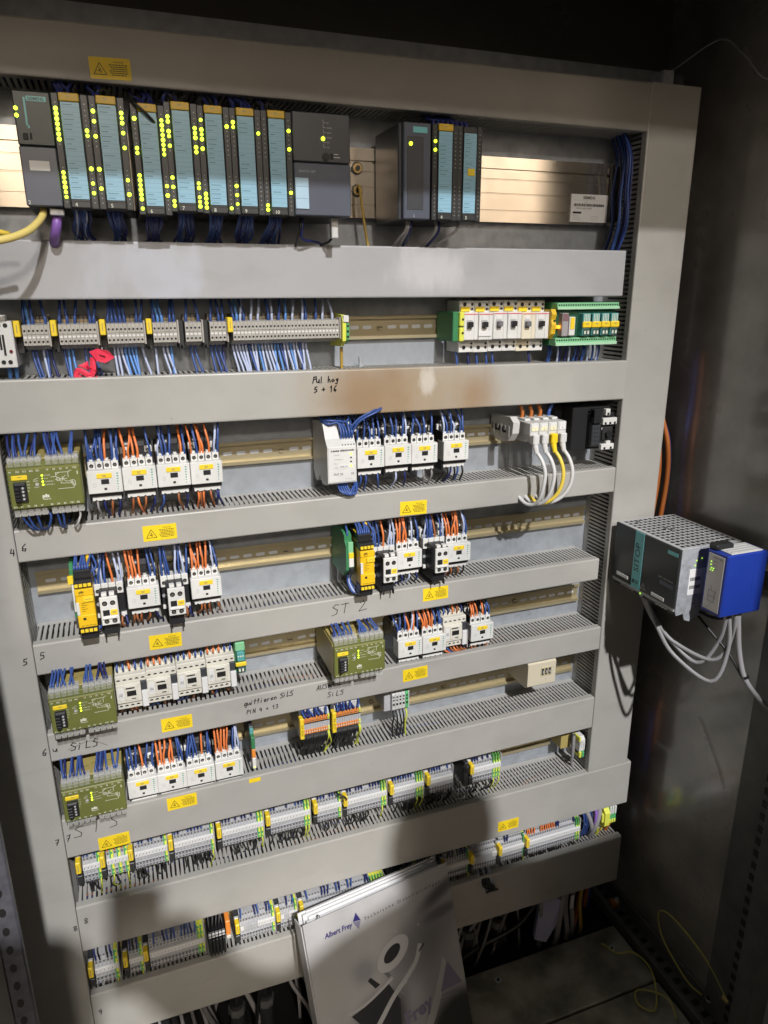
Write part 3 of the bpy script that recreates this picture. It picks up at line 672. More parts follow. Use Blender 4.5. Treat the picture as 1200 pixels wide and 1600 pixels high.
# ------------------------------------------------------------------ olive safety relays
def pilz_proto():
    root = empty("safety_relay", (0, 0, 0), "x", "safety relay", "olive safety relays")
    m = mb(); m.box(.0006, .0834, -.034, .072, -.0300, .0325, OLIVE, .001); m.build("housing", root)
    m = mb(); m.box(.001, .083, -.022, .066, .0325, .0345, KHAKI, .0006); m.box(-.0004, .0006, -.030, .066, -.026, .030, KHAKI)
    for i in range(4): m.ribbon([(.03 + i * .011, .0 + .004 * (i % 2), .0347), (.037 + i * .011, .0 + .004 * (i % 2), .0347)], .0012, (0, 0, 1), OLIVE)
    m.build("top_panel", root)
    m = mb(); m.box(0, .084, -.040, -.030, -.0255, .0265, OLIVE, .0012); m.build("front_plate", root)
    for nm, z0, z1 in (("upper", .0268, .0390), ("lower", -.0370, -.0258)):
        for g in range(2):
            xa = .0012 + g * .0430
            b = mb(); c_ = mb()
            for k in range(5):
                x = xa + k * .0078
                b.box(x, x + .0074, -.030, -.018, z0, z1 - (.003 if nm == "upper" else 0), LGREY, .0005)
                b.cyl((x + .0037, -.0302, (z0 + z1) / 2 - .001), (0, -1, 0), .0030, .0012, SCREW, n=10)
                b.box(x + .0012, x + .0062, -.0318, -.0314, (z0 + z1) / 2 - .0016, (z0 + z1) / 2 - .0006, HOLE)
                c_.box(x + .0002, x + .0072, -.0362, -.0326, z0 + .0005, z1 - .0005, CLEAR, .0006)
                c_.box(x + .0002, x + .0072, -.0326, -.018, z1 - .0012, z1, CLEAR) if nm == "upper" else None
            blk = b.build("terminal_block", root); c_.build("clear_cover", blk)
    y = -.0404; q = mb()
    for i, s_ in enumerate(("A1", "S52", "S12", "S22", "S21", "13", "23", "33", "41", "Y32")):
        x = .0025 + i * .0076 + (.004 if i > 4 else 0); text(q, s_, (x, y, .0215 if i < 5 else .0218), .0021, PRINTW, bold=.02)
    for i, s_ in enumerate(("S11", "Y1", "Y2", "A3", "14", "24", "34", "42", "Y31", "A2")):
        x = .0025 + i * .0076 + (.004 if i > 4 else 0); text(q, s_, (x, y, -.0232), .0021, PRINTW, bold=.02)
    text(q, "pilz", (.0365, y, -.0125), .0040, PRINTW, bold=.05); text(q, "PNOZ X3", (.0372, y, -.0158), .0016, PRINTW, wid=.0085, bold=.02)
    for i, s_ in enumerate(("POWER", "Fault", "CHANNEL 1", "CHANNEL 2")): text(q, s_, (.0415, y, .0150 - i * .0040), .0014, PRINTW)
    for i, s_ in enumerate(("24V", "Y30", "Y31", "0V")): text(q, s_, (.0208, y, .0085 - i * .0040), .0015, PRINTW)
    text(q, "RESET", (.0285, y, .0086), .0014, PRINTW); text(q, "START", (.0285, y, .0005), .0014, PRINTW)
    q.ribbon([(.0290, y, .0112), (.0315, y, .0112), (.0320, y, .0125), (.0345, y, .0125)], .0004, (0, -1, 0), PRINTW)
    Ls = [[(.049, .0130), (.055, .0130), (.055, .0180)], [(.0545, .0180), (.071, .0180)], [(.070, .0195), (.0735, .0195)], [(.055, .0150), (.0585, .0175)], [(.055, .0130), (.060, .0100), (.060, .0040)],
          [(.0555, .0115), (.0585, .0115), (.0585, .0075), (.0555, .0075), (.0555, .0115)], [(.0535, .0095), (.0675, .0095)], [(.0620, .0070), (.0620, .0130)], [(.0620, .0100), (.0660, .0060)], [(.0620, .0100), (.0660, .0140)],
          [(.0690, .0180), (.0690, .0110)], [(.0660, .0060), (.0720, .0060), (.0720, .0035)], [(.0600, .0040), (.0740, .0030)], [(.0735, .0075), (.0765, .0060), (.0765, .0000), (.0735, .0000), (.0735, .0075)],
          [(.0710, .0070), (.0745, .0070)], [(.0710, .0045), (.0755, .0040)], [(.0725, .0020), (.0760, .0015)], [(.0560, -.0030), (.0740, -.0030)], [(.0740, -.0030), (.0750, .0005)]]
    for s_ in Ls: q.ribbon([(a, y, b) for a, b in s_], .00055, (0, -1, 0), PRINTW)
    q.ribbon([(.080, y, .018), (.080, y, .0145)], .0010, (0, -1, 0), PRINTW)
    q.cyl((.0325, y, .0050), (0, -1, 0), .0021, .0004, PRINTG, n=12)
    q.box(.001, .083, y, y + .0003, .0246, .0250, KHAKI)
    q.build("front_print", root, fix=False)
    for i in range(4):
        mb().cyl((.0392, -.0398, .0158 - i * .0040), (0, -1, 0), .0012 if i != 1 else .0007, .0007, LED, n=10).build("status_led", root)
    m = mb().box(.0045, .0225, -.0415, -.039, .0120, .0178, YTAG, .0005); m.ribbon([(.012, -.0417, .0158), (.016, -.0417, .0160)], .0012, (0, -1, 0), KHAKI); m.build("name_tag", root)
    m = mb(); m.box(.0060, .0205, -.0450, -.038, -.0150, .0095, BLACK, .0008); m.box(.0070, .0195, -.0475, -.044, .0060, .0095, PLC, .0006)
    for k in range(4):
        z = -.0130 + k * .0046; m.box(.0072, .0130, -.0510, -.044, z, z + .0036, BLACK, .0005); m.cyl((.0162, -.0450, z + .0018), (0, -1, 0), .0015, .0006, PRINTG, n=8)
    m.build("plug_connector", root)
    return root
def pilz(x, z, lab, zend, zlow, loops=False):
    place('pilz', pilz_proto, (x, 0, z), lab)
    its = []
    for k in (0, .4, 1, 1.6, 2.2, 3.0, 3.6, 5, 5.3, 5.8, 6.2, 7, 8.2, 8.6):
        xx = x + .005 + k * .0078 + (.004 if k > 4.4 else 0); d = J(.007); kk = zend - z - .037
        its.append(([(xx, -.022, z + .034), (xx + J(.001), -.023, z + .041), (xx + d * .6, -.008, z + .037 + kk * .55), (xx + d, .030, zend), (xx + d, .045, zend + .02)], random.choice("BBBBN"), .0016))
    wires(its, "blue wires above " + lab)
    if loops:
        its = []
        for k, e in ((0.5, 3.2), (1.3, 3.4), (2.6, 3.5), (4.5, 3.6), (5.6, 6.6), (6.4, 6.7), (9.0, 7.9)):
            xx = x + .004 + k * .0078; xe = x + .004 + e * .0078; c = 'W' if k == 9.0 else 'B'
            its.append(([(xx, -.022, z - .035), (xx + .002, -.024, z - .044), ((xx + xe) / 2, -.016, z - .060), (xe, .004, z - .066), (xe + .004, .030, z - .064)], c, .0015))
        wires(its, "blue wires looping under " + lab)
pilz(.0092, 1.2685, "olive safety relay at the upper left under the stained duct", 1.338, 1.20, loops=True)
pilz(.0140, .9440, "olive safety relay left of the four cream contactors", .858 + .145, .90)
pilz(.4190, .9490, "olive safety relay in the middle of the panel", 1.003, .90)
pilz(.0115, .7975, "lowest olive safety relay, above the scrawled ST 3", .860, .75)

# ------------------------------------------------------------------ yellow safety relays
def ypilz_proto():
    root = empty("yellow_safety_relay", (0, 0, 0), "x", "safety relay", "slim yellow safety relays")
    m = mb(); m.box(.0010, .0225, -.020, .072, -.0400, .0420, YSIDE, .001); m.build("housing", root)
    m = mb(); m.box(.0002, .0232, -.034, -.016, -.0300, .0255, YPIL, .0015); m.box(.0001, .0233, -.0352, -.03, -.0300, -.0120, YPIL, .0008); m.box(.0001, .0233, -.0352, -.03, .0160, .0255, YPIL, .0008); m.build("front_cover", root)
    for z0, nm in ((.0262, "u"), (-.0400, "l")):
        m = mb(); m.box(.0004, .0230, -.032, -.010, z0, z0 + .0098, BLACK, .0006)
        for k in range(4): m.box(.0012 + k * .0055, .0056 + k * .0055, -.0345, -.03, z0 + .0022, z0 + .0064, YTAG, .0003)
        m.build("terminal_block", root)
    m = mb(); m.box(.0010, .0225, -.022, .03, .0365, .0480, BLACK, .001)
    for k in range(4): m.box(.0012 + k * .0055, .0056 + k * .0055, -.010, .004, .0480, .0500, YTAG, .0003)
    m.box(.018, .0226, -.004, .05, .048, .060, YPIL, .001); m.build("rear_terminals", root)
    m = mb(); m.box(.001, .0226, -.026, .0, -.052, -.040, BLACK, .0015); m.build("foot", root)
    q = mb(); text(q, "pilz", (.0055, -.0355, .0205), .0030, INK, bold=.04); text(q, "PNOZ", (.0055, -.0355, .0172), .0016, INK)
    for i in range(5): q.ribbon([(.0065, -.0345, .0050 - i * .0028), (.0110 + .003 * (i % 2), -.0345, .0050 - i * .0028)], .0005, (0, -1, 0), INK)
    q.box(.0068, .0105, -.0354, -.0352, -.0190, -.0155, INK)
    for i in range(4): q.ribbon([(.0035 + i * .005, -.0355, -.0270), (.0070 + i * .005, -.0355, -.0270)], .0006, (0, -1, 0), INK)
    q.build("front_print", root, fix=False)
    m = mb(); m.box(.0100, .0225, -.0370, -.034, .0075, .0150, YTAG, .0004); m.ribbon([(.013, -.0372, .0115), (.020, -.0372, .0115)], .0008, (0, -1, 0), KHAKI); m.build("name_tag", root)
    m = mb(); m.box(.0003, .0040, -.0358, -.033, -.0110, .0070, WHITE, .0004); m.build("status_window", root)
    return root
for x, z, lab in ((.0650, 1.0990, "slim yellow safety relay near the left end of its rail"), (.4660, 1.1000, "slim yellow safety relay beside a green module in mid panel")):
    place('ypilz', ypilz_proto, (x, 0, z), lab)
    its = []
    for k in range(6):
        xx = x + .003 + k * .0034; its.append(([(xx, -.016, z + .044), (xx, -.015, z + .052), (xx + J(.004), .004, z + .060), (xx + J(.005), .034, 1.166), (xx, .05, 1.18)], 'B', .0016))
    its.append(([(x + .022, -.012, z + .04), (x + .030, -.006, z + .046), (x + .024, .01, z + .062), (x + .02, .04, 1.17)], 'B', .0015))
    wires(its, "blue wires above " + lab)
    wires([([(x + .016, -.008, z - .050), (x + .026, -.004, z - .046), (x + .031, .01, z - .040), (x + .03, .03, z - .034)], 'B'), ([(x + .013, -.008, z - .050), (x + .028, -.006, z - .050), (x + .033, .008, z - .042), (x + .03, .03, z - .036)], 'K')], "short wires under " + lab)
# slim green modules beside the yellow relays
r_ = empty("green_module", (.4515, 0, 1.108), "slim green module clipped on left of the right yellow relay", "relay module")
mb().prism([(.072, -.036), (.012, -.036), (.004, -.030), (.004, -.026), (-.002, -.026), (-.008, -.020), (-.008, .020), (0, .026), (0, .034), (.008, .038), (.072, .042)], 0, .0115, GRN).build("housing", r_)
m = mb(); m.box(.003, .0112, -.0105, -.007, -.016, .026, GRNL, .0006); m.build("terminals", r_)
m = mb(); m.box(.0035, .0112, -.0125, -.009, .000, .009, YTAG, .0005); m.build("name_tag", r_)
m = mb(); m.box(.0035, .0112, -.0125, -.009, -.014, .000, WHITE, .0005); m.build("marker", r_)
m = mb(); m.box(.0045, .0112, -.0140, -.004, -.026, -.016, BLACK, .0008); m.build("plug", r_)
wires([([(.457 + i * .002, .002, 1.078), (.456 + i * .002, 0, 1.064), (.462 + i * .004, -.006, 1.049 - i * .002), (.478, -.004, 1.046)], 'BPB'[i]) for i in range(3)] + [([(.456, .0, 1.142), (.457, .004, 1.150), (.458, .03, 1.17)], 'B')], "blue wires of the slim green module beside the yellow relay")
r_ = empty("green_module", (.0600, 0, 1.110), "green edge of a thin module behind the left yellow relay", "relay module")
mb().prism([(.072, -.040), (.0, -.040), (-.002, -.02), (-.002, .030), (.008, .038), (.072, .042)], 0, .0048, GRN).build("housing", r_)
mb().box(-.0032, .0040, -.0066, -.002, .012, .024, YTAG, .0006).build("name_tag", r_); mb().box(.0005, .0045, -.005, .0, -.030, .012, WHITE, .0006).build("marker", r_)

# ------------------------------------------------------------------ cream mini contactors
def diler(x, z, lab, strip=True, top="BLOBB", proto='diler'):
    def mk():
        root = empty("mini_contactor", (0, 0, 0), "x", "contactor", "cream five terminal mini contactors")
        m = mb(); m.box(.0005, .0425, .016, .072, -.030, .030, CREAM, .001); m.build("body", root)
        m = mb(); m.box(0, .0432, .004, .03, .0140, .0265, CREAM, .0008); m2 = mb(); m2.box(0, .0345, .004, .03, -.0280, -.0165, CREAM, .0008)
        for k in range(5):
            a = .0046 + k * .0085
            pts = [(a + .0026 * math.cos(t * math.pi / 6), .0036, .0188 + .0024 * math.sin(t * math.pi / 6)) for t in range(0, 7)]
            m.quad(pts, HOLE)
            m.box(a - .0034, a + .0030, .014, .034, .0265, .0350, CREAM, .0005); m.box(a - .0016, a + .0012, .0136, .0142, .0275, .0322, PLC)
        for k in range(4):
            a = .0046 + k * .0080
            m2.quad([(a + .0026 * math.cos(t * math.pi / 6), .0036, -.0235 + .0024 * math.sin(t * math.pi / 6)) for t in range(0, 7)], HOLE)
        m.build("upper_terminals", root); m2.build("lower_terminals", root)
        m = mb(); m.box(0, .0345, 0, .02, -.0165, .0140, CREAM, .0008); m.box(.0115, .0300, -.0012, .002, -.0125, .0115, CREAM, .0006); m.build("front_cover", root)
        m = mb(); m.box(.0145, .0275, -.0018, .0, -.0050, .0032, HOLE); m.box(.0135, .0260, -.0016, .0, .0066, .0086, HOLE); m.box(.0205, .0265, -.0016, .0, -.0105, -.0092, HOLE); m.build("indicator_window", root)
        m = mb(); m.box(.0025, .0100, -.0006, .001, -.0100, .0085, PAPER)
        for k in range(3): m.ribbon([(.0040 + k * .0022, -.0008, -.0070), (.0040 + k * .0022, -.0008, .0010)], .0007, (0, -1, 0), PRINTG)
        m.ribbon([(.0045, -.0008, -.0030), (.0085, -.0008, -.0030)], .0007, (0, -1, 0), INK); m.ribbon([(.0050, -.0008, -.0010), (.0080, -.0008, -.0010)], .0006, (0, -1, 0), INK); m.build("label", root)
        m = mb(); m.box(.0348, .0430, .002, .02, -.0005, .0140, PLC, .0008); m.box(.0350, .0436, -.0008, .004, -.0270, -.0008, PAPER, .0006); m.build("suppressor", root)
        return root
    place(proto, mk, (x, 0, z), lab)
for x, z, lab, t in ((.0990, .9400, "cream mini contactor right beside an olive relay", "BBOBB"), (.1425, .9415, "cream mini contactor, second from the olive relay", "OOOBN"), (.1860, .9430, "cream mini contactor, third from the olive relay", "BBOBB"), (.2295, .9450, "cream mini contactor next to the small green relay module", "OOOBB")):
    diler(x, z, lab)
    wires([([(x + .0044 + k * .0085, .0135, z + .031), (x + .0044 + k * .0085, .012, z + .036), (x + .0044 + k * .0085 + J(.003), .028, z + .052), (x + .0044 + k * .0085, .05, 1.0)], t[k], .0017) for k in range(5)], "stub wires on top of " + lab)
    down_wires(x + .002, x + .034, z - .028, .890, random.choice(("BB R ", "R RO ", " R N ", "RB R")), "wires under " + lab, y=.02, yend=.032)
diler(.6245, .9440, "cream mini contactor half hidden between white contactors on the right")
wires([([(.629 + k * .0085, .0135, .975), (.629 + k * .0085, .012, .981), (.630 + k * .0085, .03, .996)], 'BNORN'[k], .0016) for k in range(5)], "stub wires on top of the half hidden cream contactor")
wires([([(.630 + k * .006, .016, .914), (.634 + k * .006, .010, .905), (.650 + k * .005, .016, .899), (.668 + k * .004, .03, .895)], 'OBRORR'[k], .0016) for k in range(6)], "orange and blue wires under the half hidden cream contactor")
sp = empty("spacer_block", (.6685, 0, .925), "black spacer block with a white strip left of the rightmost white contactor", "terminal block")
mb().box(0, .0070, .016, .072, -.022, .026, BLACK, .001).build("body", sp); mb().box(.0075, .0140, .012, .06, -.022, .012, PAPER, .001).build("marker", sp)
wires([([(.6685, .02, .900), (.668, .015, .94), (.667, .02, .97), (.668, .045, 1.0)], 'B')], "single blue wire beside the black spacer block")

# ------------------------------------------------------------------ light grey amplifier
r_ = empty("amplifier_module", (.4255, 0, 1.268), "light grey amplifier module with sloped top beside three contactors", "amplifier")
prof = [(-.010, -.0385), (-.010, .0165), (.0, .0265), (.012, .0470), (.030, .0500), (.072, .0440), (.072, -.034), (.060, -.046), (.050, -.047), (.040, -.036), (.030, -.036), (.022, -.046), (.004, -.0440)]
mb().prism(prof, 0, .0445, LGREY).build("housing", r_)
m = mb(); m.box(.0008, .0437, -.0112, -.008, -.0375, .0165, WHITE, .0008); m.build("front_panel", r_)
m = mb()
for k in range(5):
    m.box(.022 + k * .0044, .0255 + k * .0044, -.003, .006, .0230, .0275, WHITE, .0004); m.box(.023 + k * .0044, .0245 + k * .0044, -.0095, -.0085, .0178, .0192, HOLE)
    for j in range(3): m.box(.004 + k * .0035, .0052 + k * .0035, .002 + j * .004, .0028 + j * .004, .029 + j * .0065, .0300 + j * .0065, PRINTG)
m.build("terminals", r_)
q = mb(); y = -.0116; text(q, "Leuze electronic", (.005, y, .0095), .0029, INK, wid=.036, bold=.03)
for i, s_ in enumerate(("Sender", "Empfänger", "IN", "OFF/ON")): text(q, s_, (.010, y, .0035 - i * .0065), .0021, PRINTG)
text(q, "TNT 35", (.008, y, -.0265), .0032, INK); text(q, "CE", (.035, y, -.0265), .0030, INK); text(q, "70-20-55-15", (.026, y, -.0335), .0016, PRINTG)
q.box(.016, .031, y - .0002, y, -.0165, -.0105, PAPER); text(q, "TN5141", (.018, y - .0004, -.0150), .0026, INK)
for i in (1, 2): q.box(.0345, .037, y, y + .0003, .0042 - i * .0060, .0064 - i * .0060, INK)
q.build("front_print", r_, fix=False)
for i in (0, 3): mb().cyl((.0358, -.0112, .0050 - i * .0060), (0, -1, 0), .0015, .0006, LED, n=8).build("status_led", r_)
wires([([(.449 + k * .0044, -.001, 1.293), (.449 + k * .0042, -.004, 1.303), (.446 + k * .005, .004, 1.314 + J(.004)), (.43 + k * .01, .014 + J(.006), 1.320 + J(.004)), (.42 + k * .012, .035, 1.334)], 'B', .0017) for k in range(5)] +
      [([(.466, .0, 1.296), (.470, -.004, 1.310), (.480, -.008, 1.322), (.500, -.010, 1.331), (.512, -.004, 1.336), (.504, .006, 1.332), (.485, .02, 1.328)], 'B', .0017), ([(.464, .0, 1.296), (.466, -.004, 1.312), (.478, -.006, 1.324), (.496, -.008, 1.333), (.508, .002, 1.334)], 'B', .0017),
       ([(.425, .02, 1.318), (.432, .006, 1.321), (.446, .004, 1.320), (.462, .008, 1.318), (.47, .02, 1.33)], 'B', .0017)], "blue wires curling over the light grey amplifier module")
wires([([(.445 + .003 * k, .004, 1.226), (.445 + .004 * k, -.006, 1.216 - .001 * k), (.455 + .003 * k, -.008, 1.211 - .001 * (k % 3)), (.468 + J(.004), -.004, 1.214 + J(.003)), (.476, .010, 1.226)], 'B', .0016) for k in range(5)], "blue wires looping below the light grey amplifier")

# ------------------------------------------------------------------ network sockets with four patch cables
r_ = empty("network_socket_block", (.7385, 0, 1.285), "light grey four way network socket block with patch cables plugged in", "network socket")
m = mb(); m.prism([(.072, -.012), (.05, -.022), (.03, -.022), (.012, -.018), (.0, -.004), (-.002, .014), (.01, .022), (.05, .018), (.072, .018)], 0, .012, LGREY); m.box(0, .010, .02, .068, -.006, .004, HOLE)
for k in range(5): m.box(-.0006, .0, .01 + k * .012, .016 + k * .012, -.012 + (k % 2) * .01, .006, PRINTG)
m.build("mounting_foot", r_)
for k in range(4):
    x = .0195 + k * .0170
    s = mb(); s.box(x, x + .0164, -.022, .06, -.0060, .0150, LGREY, .0012); s.prism([(-.022, -.0060), (-.0215, -.0062), (-.004, -.018), (.055, -.018), (.055, -.004)], x + .0004, x + .0160, LGREY); s.box(x + .003, x + .0135, .0, .03, .015, .0185, WHITE, .001)
    md = s.build("socket_module", r_)
    s = mb(); s.box(x + .0022, x + .0145, -.0232, -.021, .0020, .0090, mat("pale_yellow_label", (.80, .76, .55), .5) if k < 3 else PAPER, .0003); s.box(x + .0020, x + .0147, -.0228, -.021, .0092, .0128, PAPER); text(s, str(k + 1), (x + .0072, -.0234, .0040), .0026, INK); s.build("socket_label", md)
for k, (c, nm) in enumerate(((W_LGREY, "leftmost light grey patch cable hanging from the network socket block"), (W_LGREY, "light grey patch cable just left of the yellow one"), (W_YEL, "yellow patch cable hanging among the light grey ones"), (W_LGREY, "light grey patch cable just right of the yellow one"))):
    x0 = .7385 + .0195 + k * .0170 + .0082
    cb = empty("patch_cable", (x0, -.02, 1.276), nm, "cable", "patch cables at the network sockets")
    o0 = Vector((x0, -.02, 1.276))
    s = mb(); cm = c if c is not W_YEL else mat("plug_yellow", (.84, .62, .02), .4)
    s.box(-.0058, .0058, -.010, .004, -.010, .006, cm, .0015); s.cyl((0, -.0045, -.008), (.0022, -.006, -.02), .0052, .018, cm, n=12, r2=.0034); s.build("plug", cb)
    b_ = (.002, -.003, -.012, -.016)[k]; pts = [(x0 + .0018, -.031, 1.253), (x0 + .006, -.040, 1.241), (x0 + .009, -.046, 1.222), (x0 + .007, -.046, 1.200), (x0 + .004 + b_ * .4, -.042, 1.181), (x0 + b_, -.033, 1.169), (x0 + b_ - .006, -.020, 1.165), (x0 + b_ - .010, -.004, 1.170), (x0 + b_ - .010, .014, 1.180), (x0 + b_ - .008, .034, 1.192)]
    mb().tube([Vector(p) - o0 for p in pts], .0031, c, n=8, sub=5).build("cord", cb, smooth=True, fix=False)
for k, c in enumerate((W_RED, W_RED, W_RED, W_BLUE)):
    x = .7385 + .0195 + k * .0170 + .007
    pts = [(x, .018, 1.303), (x + .001, .018, 1.312), (x - .002 + (.010 if k == 3 else 0), .022, 1.325), (x + .002, .034, 1.340), (x + .004, .05, 1.350)]
    tag(mb().tube(pts, .0032, c, n=8).build("network_cable", smooth=True, fix=False), ("orange cable into the top of the first network socket", "orange cable into the top of the second network socket", "orange cable into the top of the third network socket", "blue cable into the top of the fourth network socket")[k], "cable", "cables into the network sockets")

# ------------------------------------------------------------------ black motor starter at the right
r_ = empty("motor_starter", (.862, 0, 1.268), "black motor starter with white terminals at the right end of its rail", "motor starter")
m = mb(); m.box(.001, .076, .016, .072, -.028, .046, BLACK, .0015); m.box(.030, .076, .004, .02, -.022, .036, BLACK, .0015); m.box(.030, .046, -.004, .01, .020, .044, BLACK, .001); m.box(-.012, .004, .050, .074, -.010, .046, BLACK, .0015); m.build("body", r_)
m = mb(); m.box(.0305, .0480, .001, .006, -.020, .018, PLCD, .0005)
for k in range(5):
    for j in range(3): m.box(.032 + j * .005, .036 + j * .005, .0006, .0012, -.017 + k * .0070, -.012 + k * .0070, PLC)
m.build("auxiliary_block", r_)
def lump(x0, x1, z0, z1, n):
    s = mb(); s.box(x0, x1, -.002, .006, z0, z1, WHITE, .0008)
    for k in range(n):
        x = x0 + (k + .5) * (x1 - x0) / n; s.box(x - .002, x + .002, -.0024, -.0018, z0 + .001, z0 + .0048, HOLE)
    s.build("terminals", r_)
lump(.050, .078, .016, .0275, 3); lump(.030, .039, .030, .041, 1); lump(.054, .063, .032, .043, 1); lump(.050, .076, -.027, -.017, 2)
m = mb(); m.box(.060, .069, -.001, .006, -.019, -.012, WHITE, .0006); m.cyl((.0525, .0032, .009), (0, -1, 0), .0022, .001, PRINTG, n=10); m.cyl((.0009, .045, .016), (-1, 0, 0), .004, .001, PRINTG, n=12); m.build("screws", r_)
m = mb(); m.box(.052, .072, .0, .006, -.010, .012, PLCD, .0015); m.cyl((.062, 0, .0), (0, -1, 0), .006, .006, BLACK, n=14); m.build("rotary_switch", r_)

# ------------------------------------------------------------------ automation modules (top row)
def plc_module(x, z, y, nbr, lab, L=((), ()), Rr=((), ()), tagged=True, wide=.0383, extra_tag=False):
    root = empty("signal_module", (x, 0, z), lab, "automation module", "automation modules with petrol label strips")
    W = wide
    m = mb(); m.box(.0004, W - .0004, y + .004, .058, -.0590, .0590, PLCD, .0015); m.box(.0002, .0078, y, y + .02, -.0590, .0590, PLCD, .0008); m.box(W - .0082, W - .0002, y, y + .02, -.0590, .0590, PLCD, .0008); m.build("housing", root)
    m = mb(); m.box(.0082, W - .0086, y - .0008, y + .01, -.0580, .0580, PLCD, .0010); m.box(.0086, W - .0090, y - .002, y + .008, -.0582, -.0510, PLCD, .0008); text(m, nbr, (.0125, y - .0024, -.0570), .0042, PRINTW); m.build("front_door", root)
    m = mb(); a, b = .0092, W - .0096; m.box(a, b, y - .0016, y, -.0490, .0500, STRIP, .0002)
    for k in range(1, 20): m.box(a, b, y - .00175, y - .0015, -.0490 + k * .00495 - .0001, -.0490 + k * .00495 + .0001, STRIPL)
    rr = random.Random(lab)
    for k in range(20):
        if rr.random() < .6: m.ribbon([(a + .002, y - .0018, -.0466 + k * .00495), (a + .002 + rr.uniform(.004, .012), y - .0018, -.0466 + k * .00495)], .0009, (0, -1, 0), STRIPL)
    m.build("label_strip", root, fix=False)
    if tagged:
        m = mb(); m.box(.0082, W - .0090, y - .0030, y + .006, .0505, .0590, mat("amber_tag", (.62, .40, .025), .45), .0008); m.ribbon([(.0165, y - .0032, .0555), (.0195, y - .0032, .0555)], .0016, (0, -1, 0), KHAKI); m.build("name_tag", root)
    if extra_tag:
        mb().box(.0150, .0255, y - .0030, y - .001, -.0020, .0070, YTAG, .0004).build("name_tag", root)
    d = mb()
    for cx, (U, Lo) in ((.0042, L), (W - .0042, Rr)):
        for g, (zz, rows) in enumerate(((.0430, U), (-.0165, Lo))):
            for i in range(8):
                z_ = zz - i * .0051
                if i in rows: mb().cyl((cx, y - .0002, z_), (0, -1, 0), random.uniform(.0018, .0023), .0012, LED, n=12).build("led", root)
                else: d.box(cx - .0006, cx + .0006, y - .0002, y, z_ - .0006, z_ + .0006, LEDOFF)
        d.box(cx - .0006, cx + .0006, y - .0002, y, .0485, .0500, LEDOFF)
    d.build("led_print", root)
    return root
PZ = 1.653
mods = [(.1127, PZ, "4", ((0, 1, 2, 3, 4, 5, 6), (1, 2, 3, 4, 5, 6)), ((4, 5), (0, 3, 5)), "module with a long column of lit green lamps at its left edge"),
        (.1511, PZ, "5", ((0, 2, 5), (0, 4)), ((0, 1, 2, 4, 7), (2, 5)), "second tagged automation module from the left"),
        (.1945, PZ - .0045, "6", ((0, 6, 7), (0, 1, 2, 3, 4, 5, 7)), ((0, 1, 2, 3, 4, 5, 6, 7), (2, 4)), "automation module sitting slightly lower than its neighbours"),
        (.2315, PZ, "7", ((0, 1, 3, 4, 6), (1, 3, 6, 7)), ((2, 3, 4, 6, 7), (2, 3, 5, 6, 7)), "automation module right of the lower sitting one"),
        (.2690, PZ - .001, "8", ((0, 2, 3, 4, 6), (4, 5, 6, 7)), ((1,), (7,)), "third tagged automation module from the right in the long row"),
        (.3065, PZ - .001, "9", ((0, 1), (2, 4, 6)), ((2,), ()), "tagged automation module with only six lit lamps"),
        (.3440, PZ - .001, "10", ((), (6, 7)), ((1, 5), (3,)), "tagged automation module right beside the wide grey one")]
for x, z, nb, L, Rr, lab in mods:
    plc_module(x, z, -.045, nb, lab, L, Rr)
    rr = random.Random(nb); its = []
    for i in range(9):
        xx = x + .010 + i * .0019; c = rr.choice("BBBNNN") if nb not in ("4",) else rr.choice("BBNP")
        if nb == "6": c = "N"
        its.append(([(xx, -.026, z - .055), (xx + rr.uniform(-.002, .002), -.020, z - .066), (xx + rr.uniform(-.005, .005), .006, z - .080), (xx + rr.uniform(-.006, .006), .028, 1.562), (xx + rr.uniform(-.006, .006), .035, 1.545)], c, .0017))
    wires(its, "wire bundle under " + lab)
    its = []
    for i in range(5):
        xx = x + .006 + i * .005; its.append(([(xx, -.025, z + .054), (xx + rr.uniform(-.004, .004), -.022, z + .066), (xx + rr.uniform(-.006, .006), .0, z + .076), (xx + rr.uniform(-.006, .006), .04, z + .092)], rr.choice("NNK"), .0022))
    wires(its, "dark wires above " + lab)
wires([([(.1965, -.04, 1.716), (.1985, -.050, 1.708), (.2090, -.052, 1.699), (.2170, -.050, 1.6915), (.222, -.044, 1.688)], 'K', .0016)], "single black wire across the yellow tag of the lower sitting module")
# left communication module
def big_module(x, w_, z, lab, y=-.045): return empty("communication_module", (x, 0, z), lab, "automation module", "wide automation modules")
r_ = big_module(.0745, .0378, PZ, "dark communication module with white sticker at the left end of the module row")
m = mb(); m.box(.0004, .0374, -.036, .058, -.0580, .0590, PLCD, .0015); m.build("housing", r_)
m = mb(); m.box(0, .0378, -.045, -.03, .0045, .0585, mat("dark_green_grey", (.030, .042, .040), .4), .0012); m.build("upper_cover", r_)
m = mb(); m.box(0, .0378, -.046, -.03, -.0575, .0035, PLCF, .0012); text(m, "2", (.002, -.0464, -.056), .0040, PRINTW); m.build("flap", r_)
m = mb(); m.box(.0135, .0335, -.0452, -.044, .0485, .0535, PETROL); text(m, "SIEMENS", (.0150, -.0454, .0495), .0030, PLCD, bold=.02); m.box(.0105, .0125, -.0452, -.044, .0240, .0520, PETROL); m.box(.012, .014, -.0452, -.044, .0215, .0245, PETROL); m.build("front_print", r_)
mb().box(.0085, .0290, -.0466, -.0458, -.0210, -.0110, PAPER).build("sticker", r_)
m = mb(); m.box(.0060, .0110, -.0456, -.044, .0095, .0165, HOLE, .0006); m.box(.0130, .0150, -.0458, -.044, .0105, .0170, HOLE, .0005); m.build("mode_switch", r_)
